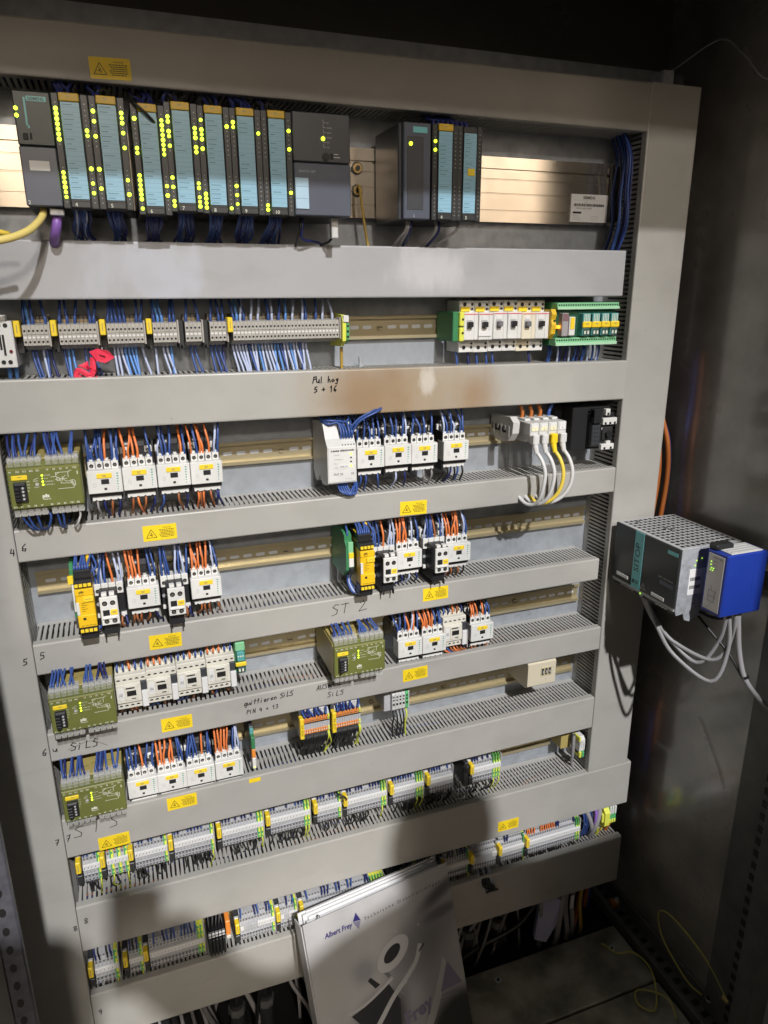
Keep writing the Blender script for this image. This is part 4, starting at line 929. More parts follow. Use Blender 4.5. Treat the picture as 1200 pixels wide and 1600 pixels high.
for z in (.0405, .0335): mb().cyl((.0022, -.0452, z), (0, -1, 0), .0021, .0012, LED, n=10).build("led", r_)
m = mb(); m.box(.022, .0375, -.036, -.02, -.066, -.0585, ZINC, .001); m.build("grounding_bracket", r_)
# wide module at the right end
r_ = big_module(.3828, .0742, PZ, "wide grey communication module closing the long row on the right")
m = mb(); m.box(.0004, .0738, -.036, .058, -.0590, .0600, PLCD, .0015); m.build("housing", r_)
m = mb(); m.box(0, .0742, -.045, -.03, .0040, .0600, PLC, .0012); m.build("upper_cover", r_)
m = mb(); m.box(0, .0742, -.046, -.03, -.0585, .0028, PLCF, .0012); text(m, "SIMATIC NET", (.006, -.0464, -.0085), .0026, PRINTG, wid=.022); m.build("flap", r_)
m = mb(); m.box(.0010, .0180, -.0474, -.045, -.0510, -.0150, mat("pale_blue_label", (.42, .60, .74), .35), .0003)
for z in (-.0250, -.0390): m.box(.0010, .0180, -.0476, -.0473, z - .00015, z + .00015, STRIPL)
m.build("label_strip", r_)
q = mb()
for i in range(6):
    text(q, ("SF", "DC5V", "RUN", "STOP", "EX", "CP")[i], (.0440, -.0455, .0480 - i * .0055), .0018, PRINTG)
    q.ribbon([(.0395, -.0454, .0525 - i * .0055), (.0395, -.0454, .0490 - i * .0055), (.0425, -.0454, .0490 - i * .0055)], .0005, (0, -1, 0), PRINTG)
q.ribbon([(.050, -.0454, .014), (.058, -.0454, .014)], .0010, (0, -1, 0), PRINTG); q.ribbon([(.050, -.0454, .0105), (.060, -.0454, .0105)], .0010, (0, -1, 0), PRINTG); q.build("front_print", r_, fix=False)
mb().cyl((.0388, -.0452, .0310), (0, -1, 0), .0024, .0012, LED, n=10).build("led", r_)
m = mb(); m.cyl((.0420, -.0448, .0105), (0, -1, 0), .0046, .002, HOLE, n=14); m.box(.0480, .0520, -.0462, -.044, .0080, .0145, HOLE, .0005); m.build("mode_switch", r_)
m = mb(); m.box(.052, .061, -.030, -.018, -.084, -.058, LGREY, .001); m.build("plug", r_)
wires([([(.396, -.020, 1.597), (.394, -.024, 1.582), (.392, -.016, 1.570), (.394, .02, 1.55)], 'K', .0018), ([(.399, -.020, 1.597), (.397, -.024, 1.582), (.398, -.016, 1.568), (.425, .0, 1.565), (.44, .02, 1.555)], 'N', .0016), ([(.44, -.020, 1.575), (.435, -.016, 1.566), (.428, .0, 1.562), (.42, .02, 1.552)], 'K', .0018)], "black wires under the wide grey communication module")
# second rack
r_ = big_module(.5315, .039, PZ, "grey interface module at the left of the short second rack")
m = mb(); m.box(-.004, .0385, -.032, .058, -.0590, .0590, PLC, .0015); m.build("housing", r_)
m = mb(); m.box(0, .0385, -.042, -.028, -.0585, .0585, PLCF, .0012); m.box(.0050, .0285, -.0424, -.041, -.0470, .0420, PLC, .0004); text(m, "2", (.0135, -.0428, -.056), .0035, PRINTG); m.build("front_door", r_)
m = mb(); m.box(.0130, .0330, -.0426, -.041, .0465, .0535, PETROL); m.build("brand_plate", r_)
mb().cyl((.0095, -.0424, .0330), (0, -1, 0), .0024, .0012, LED, n=10).build("led", r_)
plc_module(.5720, PZ, -.042, "4", "automation module with yellow tag on the short second rack", ((1, 3), ()), ((), ()))
plc_module(.6090, PZ, -.042, "5", "automation module with a small yellow sticker halfway down its strip", ((), ()), ((), ()), tagged=False, extra_tag=True, wide=.0372)
wires([([(.545 + .004 * i, -.02, 1.597), (.543 + .003 * i, -.022, 1.583), (.538 + .006 * i, -.008, 1.572), (.534 + .008 * i, .03, 1.552)], 'EEN'[i], .002) for i in range(3)] , "grey cables under the short rack's interface module")
wires([([(.588 + .005 * i, -.02, 1.597), (.588 + .004 * i, -.022, 1.583), (.584 + .006 * i, -.008, 1.572), (.578 + .004 * i, .03, 1.552)], 'EN'[i], .0022) for i in range(2)] + [([(.622, -.02, 1.597), (.620, -.022, 1.584), (.606, -.010, 1.572), (.592, .02, 1.556)], 'E', .0022)], "grey cables under the two right modules of the short rack")
wires([([(.580 + .007 * i, -.02, 1.706), (.582 + .007 * i, -.022, 1.718), (.585 + .006 * i, .0, 1.724), (.588 + .005 * i, .04, 1.74)], 'N', .0025) for i in range(8)], "navy wires above the short rack")
# cables of the upper left
tag(mb().tube([(.0895, -.020, 1.600), (.0890, -.032, 1.588), (.083, -.050, 1.577), (.072, -.070, 1.566), (.052, -.088, 1.557), (.020, -.095, 1.552), (-.03, -.085, 1.556), (-.075, -.05, 1.57)], .0042, mat("profibus_yellow", (.82, .66, .22), .42), n=10, sub=6).build("bus_cable", smooth=True, fix=False), "thick yellow cable bending left out of the first automation module", "cable")
tag(mb().tube([(-.01, -.075, 1.558), (.030, -.080, 1.566), (.055, -.07, 1.5635)], .0030, W_YEL, n=8).build("bus_cable", smooth=True, fix=False), "thinner yellow cable behind the thick yellow one at the left edge", "cable")
tag(mb().tube([(.103, -.022, 1.588), (.102, -.026, 1.578), (.098, -.018, 1.566), (.094, .01, 1.556)], .0055, W_VIO, n=10).build("bus_cable", smooth=True, fix=False), "violet cable under the first automation module", "cable")
tag(mb().tube([(.499, .050, 1.645), (.4995, .045, 1.640), (.501, .040, 1.615), (.504, .036, 1.585), (.508, .03, 1.552)], .0022, W_OCH, n=8).build("earth_wire", smooth=True, fix=False), "ochre earth wire bolted to the aluminium rail", "wire")

# ------------------------------------------------------------------ beige terminal row
def beige_terminal():
    m = mb(); m.prism([(.070, -.020), (.040, -.018), (.034, -.0118), (.020, -.0118), (.020, .0010), (.0212, .0014), (.020, .0018), (.020, .0130), (.040, .0150), (.044, .0150), (.044, .0190), (.070, .0190)], .00015, .00495, BEIGE)
    for z in (-.0075, .0062): m.cyl((.0025, .0197, z), (0, 1, 0), .0015, .0006, HOLE, n=8)
    m.box(.0008, .0042, .0197, .0202, -.0030, -.0008, PAPER)
    m.cyl((.0025, .0437, .0170), (0, -1, 0), .0014, .0006, BRASS, n=7); m.cyl((.0025, .056, .0192), (0, 0, 1), .0019, .0012, BRASS, n=7); m.box(.0004, .0046, .045, .068, .0188, .0230, mat("terminal_brown", (.12, .10, .075), .5))
    return m
BT = None
BW = {0: "BLB  B", 1: "B B B   BB", 2: "BBBBB  BB", 3: "BLL BB", 4: "B  B", 5: "B BB", 6: "BLPB P P  BP B L P  PB  B P  P "}
BD = {0: " BB PBN", 1: "BLL  BBB ", 2: " PPPLLLL P", 3: "P PPL", 4: " BB ", 5: "BBBN", 6: "PPPPPBPPLPPPPLLBPPLPPBPP         "}
names = ("six beige terminals nearest the white switch module", "nine beige terminals above the red tape flag", "nine beige terminals right of the red tape flag", "six beige terminals right of the third yellow tag", "four beige terminals, left of two small groups", "four beige terminals just left of the longest beige row", "longest row of beige terminals, with many pale blue wires")
for gi, (x0, x1, n, tagged) in enumerate(((.0440, .0740, 6, 1), (.0855, .1310, 9, 1), (.1430, .1885, 9, 1), (.2000, .2310, 6, 1), (.2415, .2630, 4, 0), (.2740, .2960, 4, 0), (.3050, .4565, 30, 1))):
    root = empty("terminal_strip", (x0, 0, 1.450), names[gi], "terminal strip", "beige terminal strips")
    p = (x1 - x0) / n
    for k in range(n):
        if BT is None: t = beige_terminal().build("terminal", root); BT = t.data
        else: t = bpy.data.objects.new("terminal", BT); COL.objects.link(t); t.parent = root
        t.location = (k * p, 0, 0); t.scale = (p / .0051, 1, 1)
    L_ = x1 - x0
    mb().box(L_, L_ + .0022, .016, .070, -.0135, .0165, BEIGE, .0005).build("end_plate", root)
    m = mb(); m.box(-.0085, -.0012, .030, .072, -.022, .016, PLCD, .0008); m.box(L_ + .0025, L_ + .008, .034, .072, -.016, .012, BEIGE, .0008); m.box(L_ + .003, L_ + .0075, .03, .05, -.022, -.016, LGREY, .001); m.build("end_bracket", root)
    if tagged:
        m = mb(); m.box(-.0082, -.0012, .0095, .034, -.0005, .0190, YTAG, .0008); m.ribbon([(-.0047, .0093, .005), (-.0047, .0093, .014)], .0012, (0, -1, 0), KHAKI); m.build("name_tag", root)
    its = []
    for k, c in enumerate(BW[gi]):
        if c == ' ': continue
        xx = x0 + (k + .5) * L_ / max(n, len(BW[gi])); d = J(.006); its.append(([(xx, .030, 1.4635), (xx, .028, 1.470), (xx + d * .5, .032, 1.482), (xx + d, .045, 1.500), (xx + d, .055, 1.51)], c, .0019))
    wires(its, "wires above " + names[gi])
    its = []
    for k, c in enumerate(BD[gi]):
        if c == ' ': continue
        xx = x0 + (k + .5) * L_ / max(n, len(BD[gi])); d = J(.004) + .004; its.append(([(xx, .045, 1.436), (xx, .044, 1.426), (xx + d * .4, .040, 1.412), (xx + d, .036, 1.396), (xx + d, .036, 1.384)], c, .0017))
    wires(its, "wires below " + names[gi])
# white switch module at the far left of the beige row
r_ = empty("switch_module", (-.020, 0, 1.447), "white module with round contacts cut off by the left picture edge", "switch module")
mb().box(0, .055, .006, .072, -.034, .022, WHITE, .001).build("housing", r_)
m = mb()
for z in (.017, -.027): 
    for x in (.040, .0475): m.cyl((x, .0058, z), (0, -1, 0), .0026, .0008, HOLE, n=10)
m.box(.0420, .0445, .0052, .006, -.019, .006, HOLE); m.box(.0385, .0410, .0052, .006, -.012, .006, HOLE); m.cyl((.050, .0052, -.014), (0, -1, 0), .002, .001, mat("dark_red", (.15, .01, .02), .4), n=8); m.build("contacts", r_)
mb().box(.0400, .0480, .010, .03, .022, .029, WHITE, .001).build("top_cap", r_)
wires([([(.022 + i * .008, .03, 1.414), (.022 + i * .008, .028, 1.402), (.021 + i * .008, .034, 1.384)], 'L', .0026) for i in range(2)], "two light blue wires under the white switch module")
# red tape flag on the wires
r_ = empty("tape_flag", (.115, .02, 1.41), "crumpled red tape flag wrapped round blue wires", "tape flag")
m = mb(); vs = [(.004, -.012, .0195), (.014, -.017, .0235), (.026, -.015, .0205), (.034, -.009, .0110), (.022, -.016, .0050), (.012, -.019, .0080)]
m.add(vs + [(a + .0004, b + .0006, c) for a, b, c in vs], [tuple(range(6)), tuple(range(6, 12))] + [(i, (i + 1) % 6, 6 + (i + 1) % 6, 6 + i) for i in range(6)], RED); m.ribbon([(.013, -.0175, .016), (.022, -.0155, .013)], .002, (0, -1, 0), mat("dark_red", (.15, .01, .02), .4)); m.build("flag", r_)
m = mb()
for i in range(9):
    a = random.uniform(-.018, .014); b = random.uniform(-.022, .004); c = [(a + J(.007), -.012 + J(.006), b + J(.007)) for _ in range(4)]
    m.add(c, [(0, 1, 2), (0, 2, 3), (0, 1, 3), (1, 2, 3)], RED)
m.tube([(-.016, -.006, -.022), (-.012, -.008, -.004), (.004, -.012, -.010), (.008, -.010, .012)], .004, RED, n=6); m.build("wrap", r_)
# yellow and green earth terminal at the end of the beige row
r_ = empty("earth_terminal", (.4580, 0, 1.450), "yellow and green earth terminal at the right end of the longest beige row", "terminal block")
m = mb(); m.prism([(.072, -.026), (.02, -.024), (.008, -.016), (.006, .012), (.012, .020), (.072, .022)], 0, .0052, EARTHY); m.prism([(.072, -.022), (.02, -.021), (.0055, -.014), (.0045, .008), (.072, .016)], .0052, .0095, EARTHG); m.build("terminal_body", r_)
m = mb(); m.box(.0008, .0090, .004, .02, .010, .0195, WHITE, .0008)
for k in range(3): m.cyl((.0072, .0056, -.010 + k * .0075), (0, -1, 0), .0018, .0012, HOLE, n=8)
m.build("cap", r_); wires([([(.4625, .03, 1.424), (.4630, .032, 1.405), (.4635, .034, 1.383)], W_OCH, .0024)], "ochre wire below the earth terminal beside the bare rail")
for (x, z) in ((.505, 1.418), (.478, 1.400), (.020, 1.402), (.057, 1.404), (.186, 1.404)): pass
bl = mb(); bl.cyl((.498, .048, 1.378), (0, 0, 1), .0035, .030, ZINC, n=8); tag(bl.build("threaded_stud"), "short bright stud standing in the duct below the bare rail", "stud")

# ------------------------------------------------------------------ circuit breakers
def mcb_proto():
    root = empty("circuit_breaker", (0, 0, 0), "x", "circuit breaker", "white circuit breakers in a row")
    m = mb(); m.box(0, .0248, .026, .072, -.0400, .0380, WHITE, .0008); m.box(.0002, .0246, .010, .03, -.0205, .0205, WHITE, .0010); m.box(.0172, .0176, .0096, .012, -.020, .020, PRINTG); m.build("housing", root)
    m = mb()
    for x, r in ((.0085, .0030), (.0212, .0022)):
        m.cyl((x, .0258, .0320), (0, -1, 0), r, .0004, HOLE, n=12); m.cyl((x, .0258, -.0325), (0, -1, 0), r, .0004, HOLE, n=12)
    m.cyl((.0212, .0258, .0252), (0, -1, 0), .0018, .0004, HOLE, n=8); m.cyl((.0212, .0258, -.0265), (0, -1, 0), .0018, .0004, HOLE, n=8); m.build("terminal_holes", root)
    m = mb(); m.box(.0010, .0165, .0235, .027, .0215, .0285, YTAG, .0004); m.build("name_tag", root)
    m = mb(); m.box(.0010, .0235, .0094, .0102, .0175, .0185, mat("red_print", (.7, .05, .05), .4)); m.build("red_line", root)
    m = mb(); m.box(.0040, .0140, .0094, .0102, -.0035, .0090, PRINTG); m.box(.0050, .0135, .0092, .0101, .0095, .0155, PAPER)
    m.build("toggle_recess", root)
    m = mb(); m.box(.0050, .0130, .0020, .012, -.0010, .0070, BLACK, .0010); m.build("toggle", root)
    return root
for k in range(6):
    o = place('mcb', mcb_proto, (.6515 + k * .0250, 0, 1.4500), ("leftmost white circuit breaker beside the green earth terminal", "second white circuit breaker from the left", "third white circuit breaker, with a grey toggle", "fourth white circuit breaker from the left", "yellowed circuit breaker, fifth in the row", "rightmost white circuit breaker beside the yellow terminal")[k])
    for ch in o.children:
        if ch.name.startswith("toggle") and "recess" not in ch.name and k in (2, 4):
            ch.data = ch.data.copy(); ch.data.materials[0] = mat("grey_toggle", (.16, .16, .17), .4)
        if ch.name.startswith("housing") and k == 4:
            ch.data = ch.data.copy(); ch.data.materials[0] = mat("yellowed_plastic", (.72, .66, .52), .42)
ck = mb(); ck.box(.676, .698, .0085, .0098, 1.4355, 1.4425, PAPER); o = tag(ck.build("sticker"), "small white paper sticker on the lower front of the left breakers", "sticker")
wires([([(.653 + d, .04, 1.412), (.653 + d, .036, 1.400), (.655 + d, .036, 1.380)], 'BNBBBN'[i], .0020) for i, d in enumerate((0, .020, .035, .052, .063, .130))], "blue wires under the white circuit breakers")
r_ = empty("earth_terminal", (.6340, 0, 1.450), "green and yellow earth terminal left of the circuit breakers", "terminal block")
mb().box(0, .0125, .012, .072, -.022, .022, GRN, .001).build("housing", r_)
m = mb(); m.box(.0085, .0165, .006, .02, .001, .0215, EARTHY, .0012); m.box(.0085, .0165, .006, .02, -.0215, -.001, EARTHY, .0012)
for z in (.011, -.009): m.cyl((.0135, .0058, z), (0, -1, 0), .0018, .0006, HOLE, n=8)
m.build("terminal_caps", r_)
r_ = empty("earth_terminal", (.8020, 0, 1.450), "ochre yellow terminal between the circuit breakers and the green relay board", "terminal block")
mb().prism([(.072, -.020), (.014, -.022), (.005, -.014), (.003, .0), (.006, .008), (.003, .016), (.008, .024), (.072, .022)], 0, .0080, mat("ochre_terminal", (.70, .46, .03), .45)).build("terminal_body", r_)
m = mb(); m.cyl((.0055, .0058, .006), (0, -1, 0), .0018, .002, HOLE, n=8); m.cyl((.0055, .006, -.006), (0, -1, 0), .0018, .002, HOLE, n=8); m.build("screw_holes", r_)
# green relay board
r_ = empty("relay_board", (.8105, 0, 1.450), "green relay board with four plug-in relays and yellow tags", "relay board")
m = mb(); m.box(0, .118, .020, .072, -.033, .034, GRN, .001); m.box(.0, .118, .012, .022, -.020, .022, mat("dark_green", (.02, .09, .05), .4), .001); m.build("housing", r_)
for z0, z1, nm in ((.0225, .0335, "u"), (-.0325, -.0205, "l")):
    m = mb(); m.box(.0005, .1175, .004, .03, z0, z1, GRNL, .0008); m.box(.0005, .1175, .002, .006, z0 if nm == "l" else z0 + .001, z0 + .0045, mat("pale_green", (.42, .68, .46), .45))
    for k in range(26): m.cyl((.0035 + k * .0044, .0038, (z1 - .0035)), (0, -1, 0), .0014, .0004, HOLE, n=6)
    m.build("terminal_row", r_)
for k in range(4):
    x = .046 + k * .0178
    m = mb(); m.box(x, x + .0145, -.002, .014, -.018, .017, mat("relay_teal", (.10, .34, .34), .25), .001)
    for i in range(4): m.box(x + .002 + i * .003, x + .0032 + i * .003, -.0025, -.0018, .004, .0160, PRINTW)
    m.box(x + .001, x + .0135, -.0026, -.0018, -.017, -.0065, mat("relay_dark", (.05, .10, .09), .3))
    for i in range(2): m.box(x + .003 + i * .006, x + .006 + i * .006, -.0030, -.0024, -.0150, -.0100, PRINTW)
    re = m.build("relay", r_)
    m = mb(); m.box(x - .0010, x + .0160, -.0045, -.001, -.0055, .0045, YTAG, .0015); m.ribbon([(x + .0055, -.0047, .001), (x + .0085, -.0047, .001)], .002, (0, -1, 0), KHAKI); m.build("name_tag", re)
m = mb(); m.box(.0090, .0205, .000, .014, -.018, .018, mat("relay_grey", (.34, .32, .33), .4), .001); m.box(.010, .0195, -.0006, .001, .006, .017, mat("relay_maroon", (.22, .13, .14), .4)); m.build("relay", r_)
m = mb(); m.box(.0210, .0320, -.002, .014, -.0170, .0120, WHITE, .001); m.box(.0225, .0300, -.003, -.001, -.0070, .0110, YTAG, .0004); m.build("marker", r_)
mb().box(.0030, .0085, .004, .014, -.0060, -.0010, LEDO, .0006).build("amber_lamp", r_)
wires([([(.815 + d, .03, 1.418), (.815 + d, .028, 1.405), (.814 + d + J(.004), .034, 1.384)], c, .0019) for d, c in ((0, 'B'), (.004, 'B'), (.018, 'P'), (.022, 'N'), (.034, 'N'), (.040, 'P'), (.052, 'B'), (.058, 'N'), (.066, 'B'), (.070, 'B'), (.076, 'P'), (.086, 'B'), (.094, 'P'), (.098, 'B'))], "blue and white wires under the green relay board")

# ------------------------------------------------------------------ small devices of the cream contactor row and below
r_ = empty("relay_module", (.2735, 0, .962), "small green relay module with yellow tag beside the cream contactors", "relay module")
m = mb(); m.box(0, .0165, .008, .072, -.026, .030, GRN, .001); m.box(.001, .0155, .002, .01, .014, .028, GRNL, .0008); m.build("housing", r_)
m = mb(); m.box(.0025, .0140, -.002, .01, -.002, .0135, mat("relay_teal", (.10, .34, .34), .25), .0008); m.box(.0025, .0140, -.002, .01, -.022, -.010, mat("relay_dark", (.05, .10, .09), .3), .0008)
for i in range(3): m.cyl((.0045 + i * .0035, -.0022, .007), (0, -1, 0), .0012, .0003, PRINTW, n=8)
for i in range(2): m.box(.004 + i * .005, .0065 + i * .005, -.0024, -.0018, -.019, -.014, PRINTW)
m.build("relay", r_); mb().box(-.0005, .0160, -.0040, .0, -.0095, -.0030, YTAG, .0010).build("name_tag", r_)
r_ = empty("relay_module", (.2880, 0, .800), "very slim relay with green, orange and white bands on the lower rail", "relay module")
mb().box(0, .0070, .012, .072, -.036, .034, PLC, .001).build("housing", r_)
for z0, z1, m_, nm in ((.022, .032, mat("relay_teal", (.10, .34, .34), .25), "cap"), (.000, .022, GRN, "terminals"), (-.016, .000, ORG, "button"), (-.036, -.016, WHITE, "marker")): mb().box(.0005, .0065, .004 - (.006 if nm != "cap" else -.004), .02, z0, z1, m_, .0008).build(nm, r_)
mb().cyl((.0035, -.0018, -.033), (0, -1, 0), .0012, .0006, LED, n=8).build("status_led", r_)
def orange_terminals(x0, x1, lab):
    n = 11; p = (x1 - x0 - .0065) / n
    root = empty("terminal_strip", (x0, 0, .822), lab, "terminal strip", "orange and grey terminal strips")
    dat = [None, None]
    for k in range(n):
        e = 1 if k == n - 1 else 0
        if dat[e] is None:
            m = mb(); a = EARTHY if e else ORG
            m.prism([(.072, -.022), (.01, -.020), (.0, -.016), (.0, .014), (.01, .022), (.072, .026)], .0001, p - .0002, TERMG)
            m.box(.0004, p - .0005, -.0022, .004, .0060, .0150, a, .0005); m.box(.0004, p - .0005, -.0022, .004, -.0150, -.0075, a, .0005)
            m.box(.0010, p - .0011, -.0026, -.002, .0085, .0100, BRASS); m.box(.0010, p - .0011, -.0026, -.002, -.0120, -.0105, PAPER); m.box(.0002, p - .0003, -.0008, .001, .0035, .0050, HOLE)
            t = m.build("terminal", root); dat[e] = t.data
        else: t = bpy.data.objects.new("terminal", dat[e]); COL.objects.link(t); t.parent = root
        t.location = (.0065 + k * p, 0, 0)
    m = mb(); m.box(0, .0062, .004, .072, -.020, .028, PLC, .001); m.build("end_bracket", root)
    m = mb(); m.box(-.0004, .0064, -.008, .005, -.0195, .0185, YTAG, .0010); text(m, "-X35 X2", (.0045, -.0083, -.014), .0030, INK, ex=(0, 0, 1), ez=(-1, 0, 0), wid=.022); m.build("name_tag", root)
    mb().box(.009, x1 - x0 - .004, .006, .03, .0225, .0300, PAPER, .001).build("marker_strip", root)
    wires([([(x0 + .0085 + k * p, .0, .838), (x0 + .0085 + k * p + J(.002), -.006, .843), (x0 + .0085 + k * p + J(.005), .006, .850), (x0 + .0085 + k * p + J(.005), .034, .868)], 'N' if k % 3 else 'B', .0016) for k in (0, 1, 2, 3, 4, 6, 7, 9)], "navy wires above " + lab)
    wires([([(x0 + .0085 + k * p + d, .004, .804), (x0 + .0085 + k * p + d, -.002, .796), (x0 + .0085 + k * p + d + J(.004), .004, .780), (x0 + .0085 + k * p + d + J(.006), .020, .762), (x0 + .0085 + k * p + J(.006), .028, .742)], 'K' if k < n - 1 else 'G', .0013) for k in range(n) for d in (-.0008, .0010)], "black wires hanging below " + lab)
orange_terminals(.3680, .4195, "left strip of orange and grey terminals")
orange_terminals(.4225, .4735, "right strip of orange and grey terminals")
r_ = empty("terminal_strip", (.5235, 0, .822), "small grey five pole terminal block with a green last pole", "terminal strip")
mb().box(0, .0120, .022, .072, -.020, .016, TERMG, .001).build("end_bracket", r_)
for k in range(5):
    m = mb(); m.prism([(.072, -.024), (.02, -.020), (.014, -.014), (.014, .014), (.022, .020), (.072, .022)], .0001, .0058, EARTHG if k == 4 else LGREY)
    for z in (.010, .004): m.cyl((.0029, .0138, z), (0, -1, 0), .0016, .0004, HOLE, n=8)
    m.box(.0012, .0046, .0134, .0142, -.006, -.002, HOLE)
    t = m.build("terminal", r_); t.location = (.0122 + k * .0061, 0, 0)
mb().box(.0427, .0450, .016, .07, -.018, .018, LGREY, .0006).build("end_plate", r_)
wires([([(.5385 + k * .0061, .02, .802), (.5385 + k * .0061, .014, .794), (.5385 + k * .0061 + J(.003), .016, .776), (.5385 + k * .0061 + .002, .024, .742)], 'KKKKG'[k], .0015) for k in range(5)], "black wires and one green-yellow wire below the small grey terminal block")
r_ = empty("service_socket", (.7955, 0, .826), "cream service socket with three slots at the right end of its rail", "socket")
m = mb(); m.prism([(.0, -.020), (.0, .024), (.006, .028), (.072, .028), (.072, -.026), (.008, -.026)], 0, .0590, mat("warm_cream", (.62, .56, .43), .42)); m.build("housing", r_)
m = mb(); m.box(.0270, .0500, -.0012, .002, -.0030, .0150, mat("cream_recess", (.50, .44, .30), .5), .0006); m.build("recess", r_)
for k in range(3): m = mb(); m.box(.0285 + k * .0072, .0330 + k * .0072, -.0022, .0, .0000, .0125, HOLE, .0004); m.box(.0298 + k * .0072, .0316 + k * .0072, -.0026, -.002, .003, .009, PRINTG); m.build("slot", r_)
mb().cyl((.0385, -.0002, -.0090), (0, -1, 0), .0014, .0006, PRINTG, n=8).build("screw", r_)

# ------------------------------------------------------------------ grey terminal strips of the two lowest rails
TD = {}; TSLOT = mat("terminal_slot", (.13, .13, .14), .6)
def strip(x0, x1, zc, n, earths, lab, tagged=True, grey_markers=0, top="N", bot="K", tall=0.0):
    root = empty("terminal_strip", (x0, 0, zc), lab, "terminal strip", "grey terminal strips on the lower rails")
    p = (x1 - x0) / n
    for k in range(n):
        e = k in earths; key = e
        if key not in TD:
            c = EARTHY if e else TERMG; m = mb(); P_ = .0052
            m.prism([(.072, -.028), (.034, -.027), (.020, -.0215), (.0165, -.0195), (.0165, -.0080), (.0200, -.0065), (.0165, -.0045), (.0165, .0135), (.0210, .0155), (.0210, .0225), (.0260, .0240), (.0260, .0310), (.072, .0330)], .00018, P_ - .00018, c)
            for z in (-.0185, -.0125): m.box(.0012, P_ - .0012, .0160, .0170, z, z + .0032, TSLOT if not e else EARTHG)
            m.box(.0012, P_ - .0012, .0206, .0212, .0172, .0212, TSLOT if not e else EARTHG); m.box(.0012, P_ - .0012, .0256, .0262, .0255, .0295, TSLOT if not e else EARTHG)
            if e: m.box(.0002, .0018, .0159, .0262, -.0195, .0310, EARTHG)
            m.box(.0004, P_ - .0004, .0160, .0166, -.0088, -.0080, PLC)
            TD[key] = m.build("terminal", root); t = TD[key]
        else: t = bpy.data.objects.new("terminal", TD[key].data); COL.objects.link(t); t.parent = root
        t.location = (k * p, 0, 0); t.scale = (p / .0052, 1, 1)
    L = x1 - x0
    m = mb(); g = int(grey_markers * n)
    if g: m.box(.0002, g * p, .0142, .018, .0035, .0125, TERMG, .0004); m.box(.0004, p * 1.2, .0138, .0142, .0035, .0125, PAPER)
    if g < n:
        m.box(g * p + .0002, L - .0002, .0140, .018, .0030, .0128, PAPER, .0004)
        for k in range(g, n):
            if k > g: m.box(k * p - .00015, k * p + .00015, .01385, .0141, .0032, .0126, PRINTG)
            if k not in earths: m.ribbon([(k * p + .0020, .0137, .0065), (k * p + .0034, .0137, .0095)], .0007, (0, -1, 0), INK)
            else: m.ribbon([(k * p + .0026, .0137, .0045), (k * p + .0026, .0137, .0110)], .0009, (0, -1, 0), PRINTG)
    m.build("marker_strip", root, fix=False)
    mb().box(L, L + .0018, .016, .072, -.026, .031, TERMG, .0004).build("end_plate", root)
    m = mb(); m.box(-.0095, -.0006, .022, .072, -.024, .030, TERMG if not tagged else PLC, .0010); m.box(-.0088, -.0012, .010, .030, -.018, -.001, PLCD, .0008); m.box(-.0085, -.0015, .018, .026, .020, .030, LGREY, .0008); m.build("end_bracket", root)
    if tagged:
        m = mb(); m.box(-.0088, -.0014, .0040, .024, .0080, .0290, YTAG, .0012); m.ribbon([(-.0052, .0038, .013), (-.0052, .0038, .024)], .0012, (0, -1, 0), KHAKI); m.build("name_tag", root)
    its = []
    rr = random.Random(lab)
    for k in range(n):
        if k in earths or rr.random() < .22: continue
        xx = x0 + (k + .5) * p; c = top[k % len(top)]
        if c == ' ': continue
        its.append(([(xx, .024, zc + .020), (xx, .0215, zc + .026), (xx + rr.uniform(-.002, .002), .026, zc + .040), (xx + rr.uniform(-.005, .005), .045, zc + .062)], c, .0015))
    if its: wires(its, "wires above " + lab)
    its = []
    for k in range(n):
        if bot == " ": break
        xx = x0 + (k + .5) * p; e = k in earths
        if rr.random() < .38 and not e: continue
        for d in ((-.0010, .0012) if rr.random() < .25 else (0,)):
            if e and d != 0: continue
            its.append(([(xx + d, .020, zc - .018), (xx + d, .015, zc - .026), (xx + d + rr.uniform(-.003, .003), .022, zc - .042), (xx + rr.uniform(-.006, .006), .034, zc - .060), (xx + rr.uniform(-.006, .006), .036, zc - .075)], 'G' if e else bot[k % len(bot)], .0013))
    if its: wires(its, "wires below " + lab)
    return root
Z7 = .6325
for x0, x1, n, e, lab, tp in ((.0175, .0440, 5, (4,), "leftmost short strip of grey terminals with a yellow tag", "B"), (.0525, .0850, 6, (1, 3, 5), "short terminal strip striped with green-yellow earth terminals and orange wires", "O"),
                              (.0945, .1450, 10, (9,), "grey terminal strip below the SILS relay column, third from left", "NB"), (.1555, .2190, 12, (11,), "grey terminal strip, fourth from the left on its rail", "BN"),
                              (.2325, .3020, 13, (12, 11), "grey terminal strip, fifth from the left on its rail", "NN"), (.3140, .3835, 13, (12, 11), "grey terminal strip, sixth from the left on its rail", "BN"),
                              (.3965, .4395, 8, (7,), "short grey terminal strip with a black wire looped over its end", "NB"), (.4505, .5250, 14, (13, 12), "long grey terminal strip below the orange terminals", "NN"),
                              (.5370, .5975, 12, (11, 10, 9), "grey terminal strip with three earth terminals, under the small grey block", "NB"), (.6085, .6560, 9, (), "short grey terminal strip without earth terminals", "NB"), (.6965, .7570, 11, (10, 9, 8), "grey terminal strip standing apart near the bare right end of its rail", "NN")):
    strip(x0, x1, Z7, n, e, lab, top=tp)
wires([([(.430, .02, .665), (.434, .006, .668), (.442, .002, .664), (.446, .004, .656), (.440, .008, .652)], 'K', .0016)], "black wire looped over the end of the short grey strip")
r_ = empty("end_clamp", (.6790, 0, .640), "black end clamp left of the terminal strip standing apart", "terminal block")
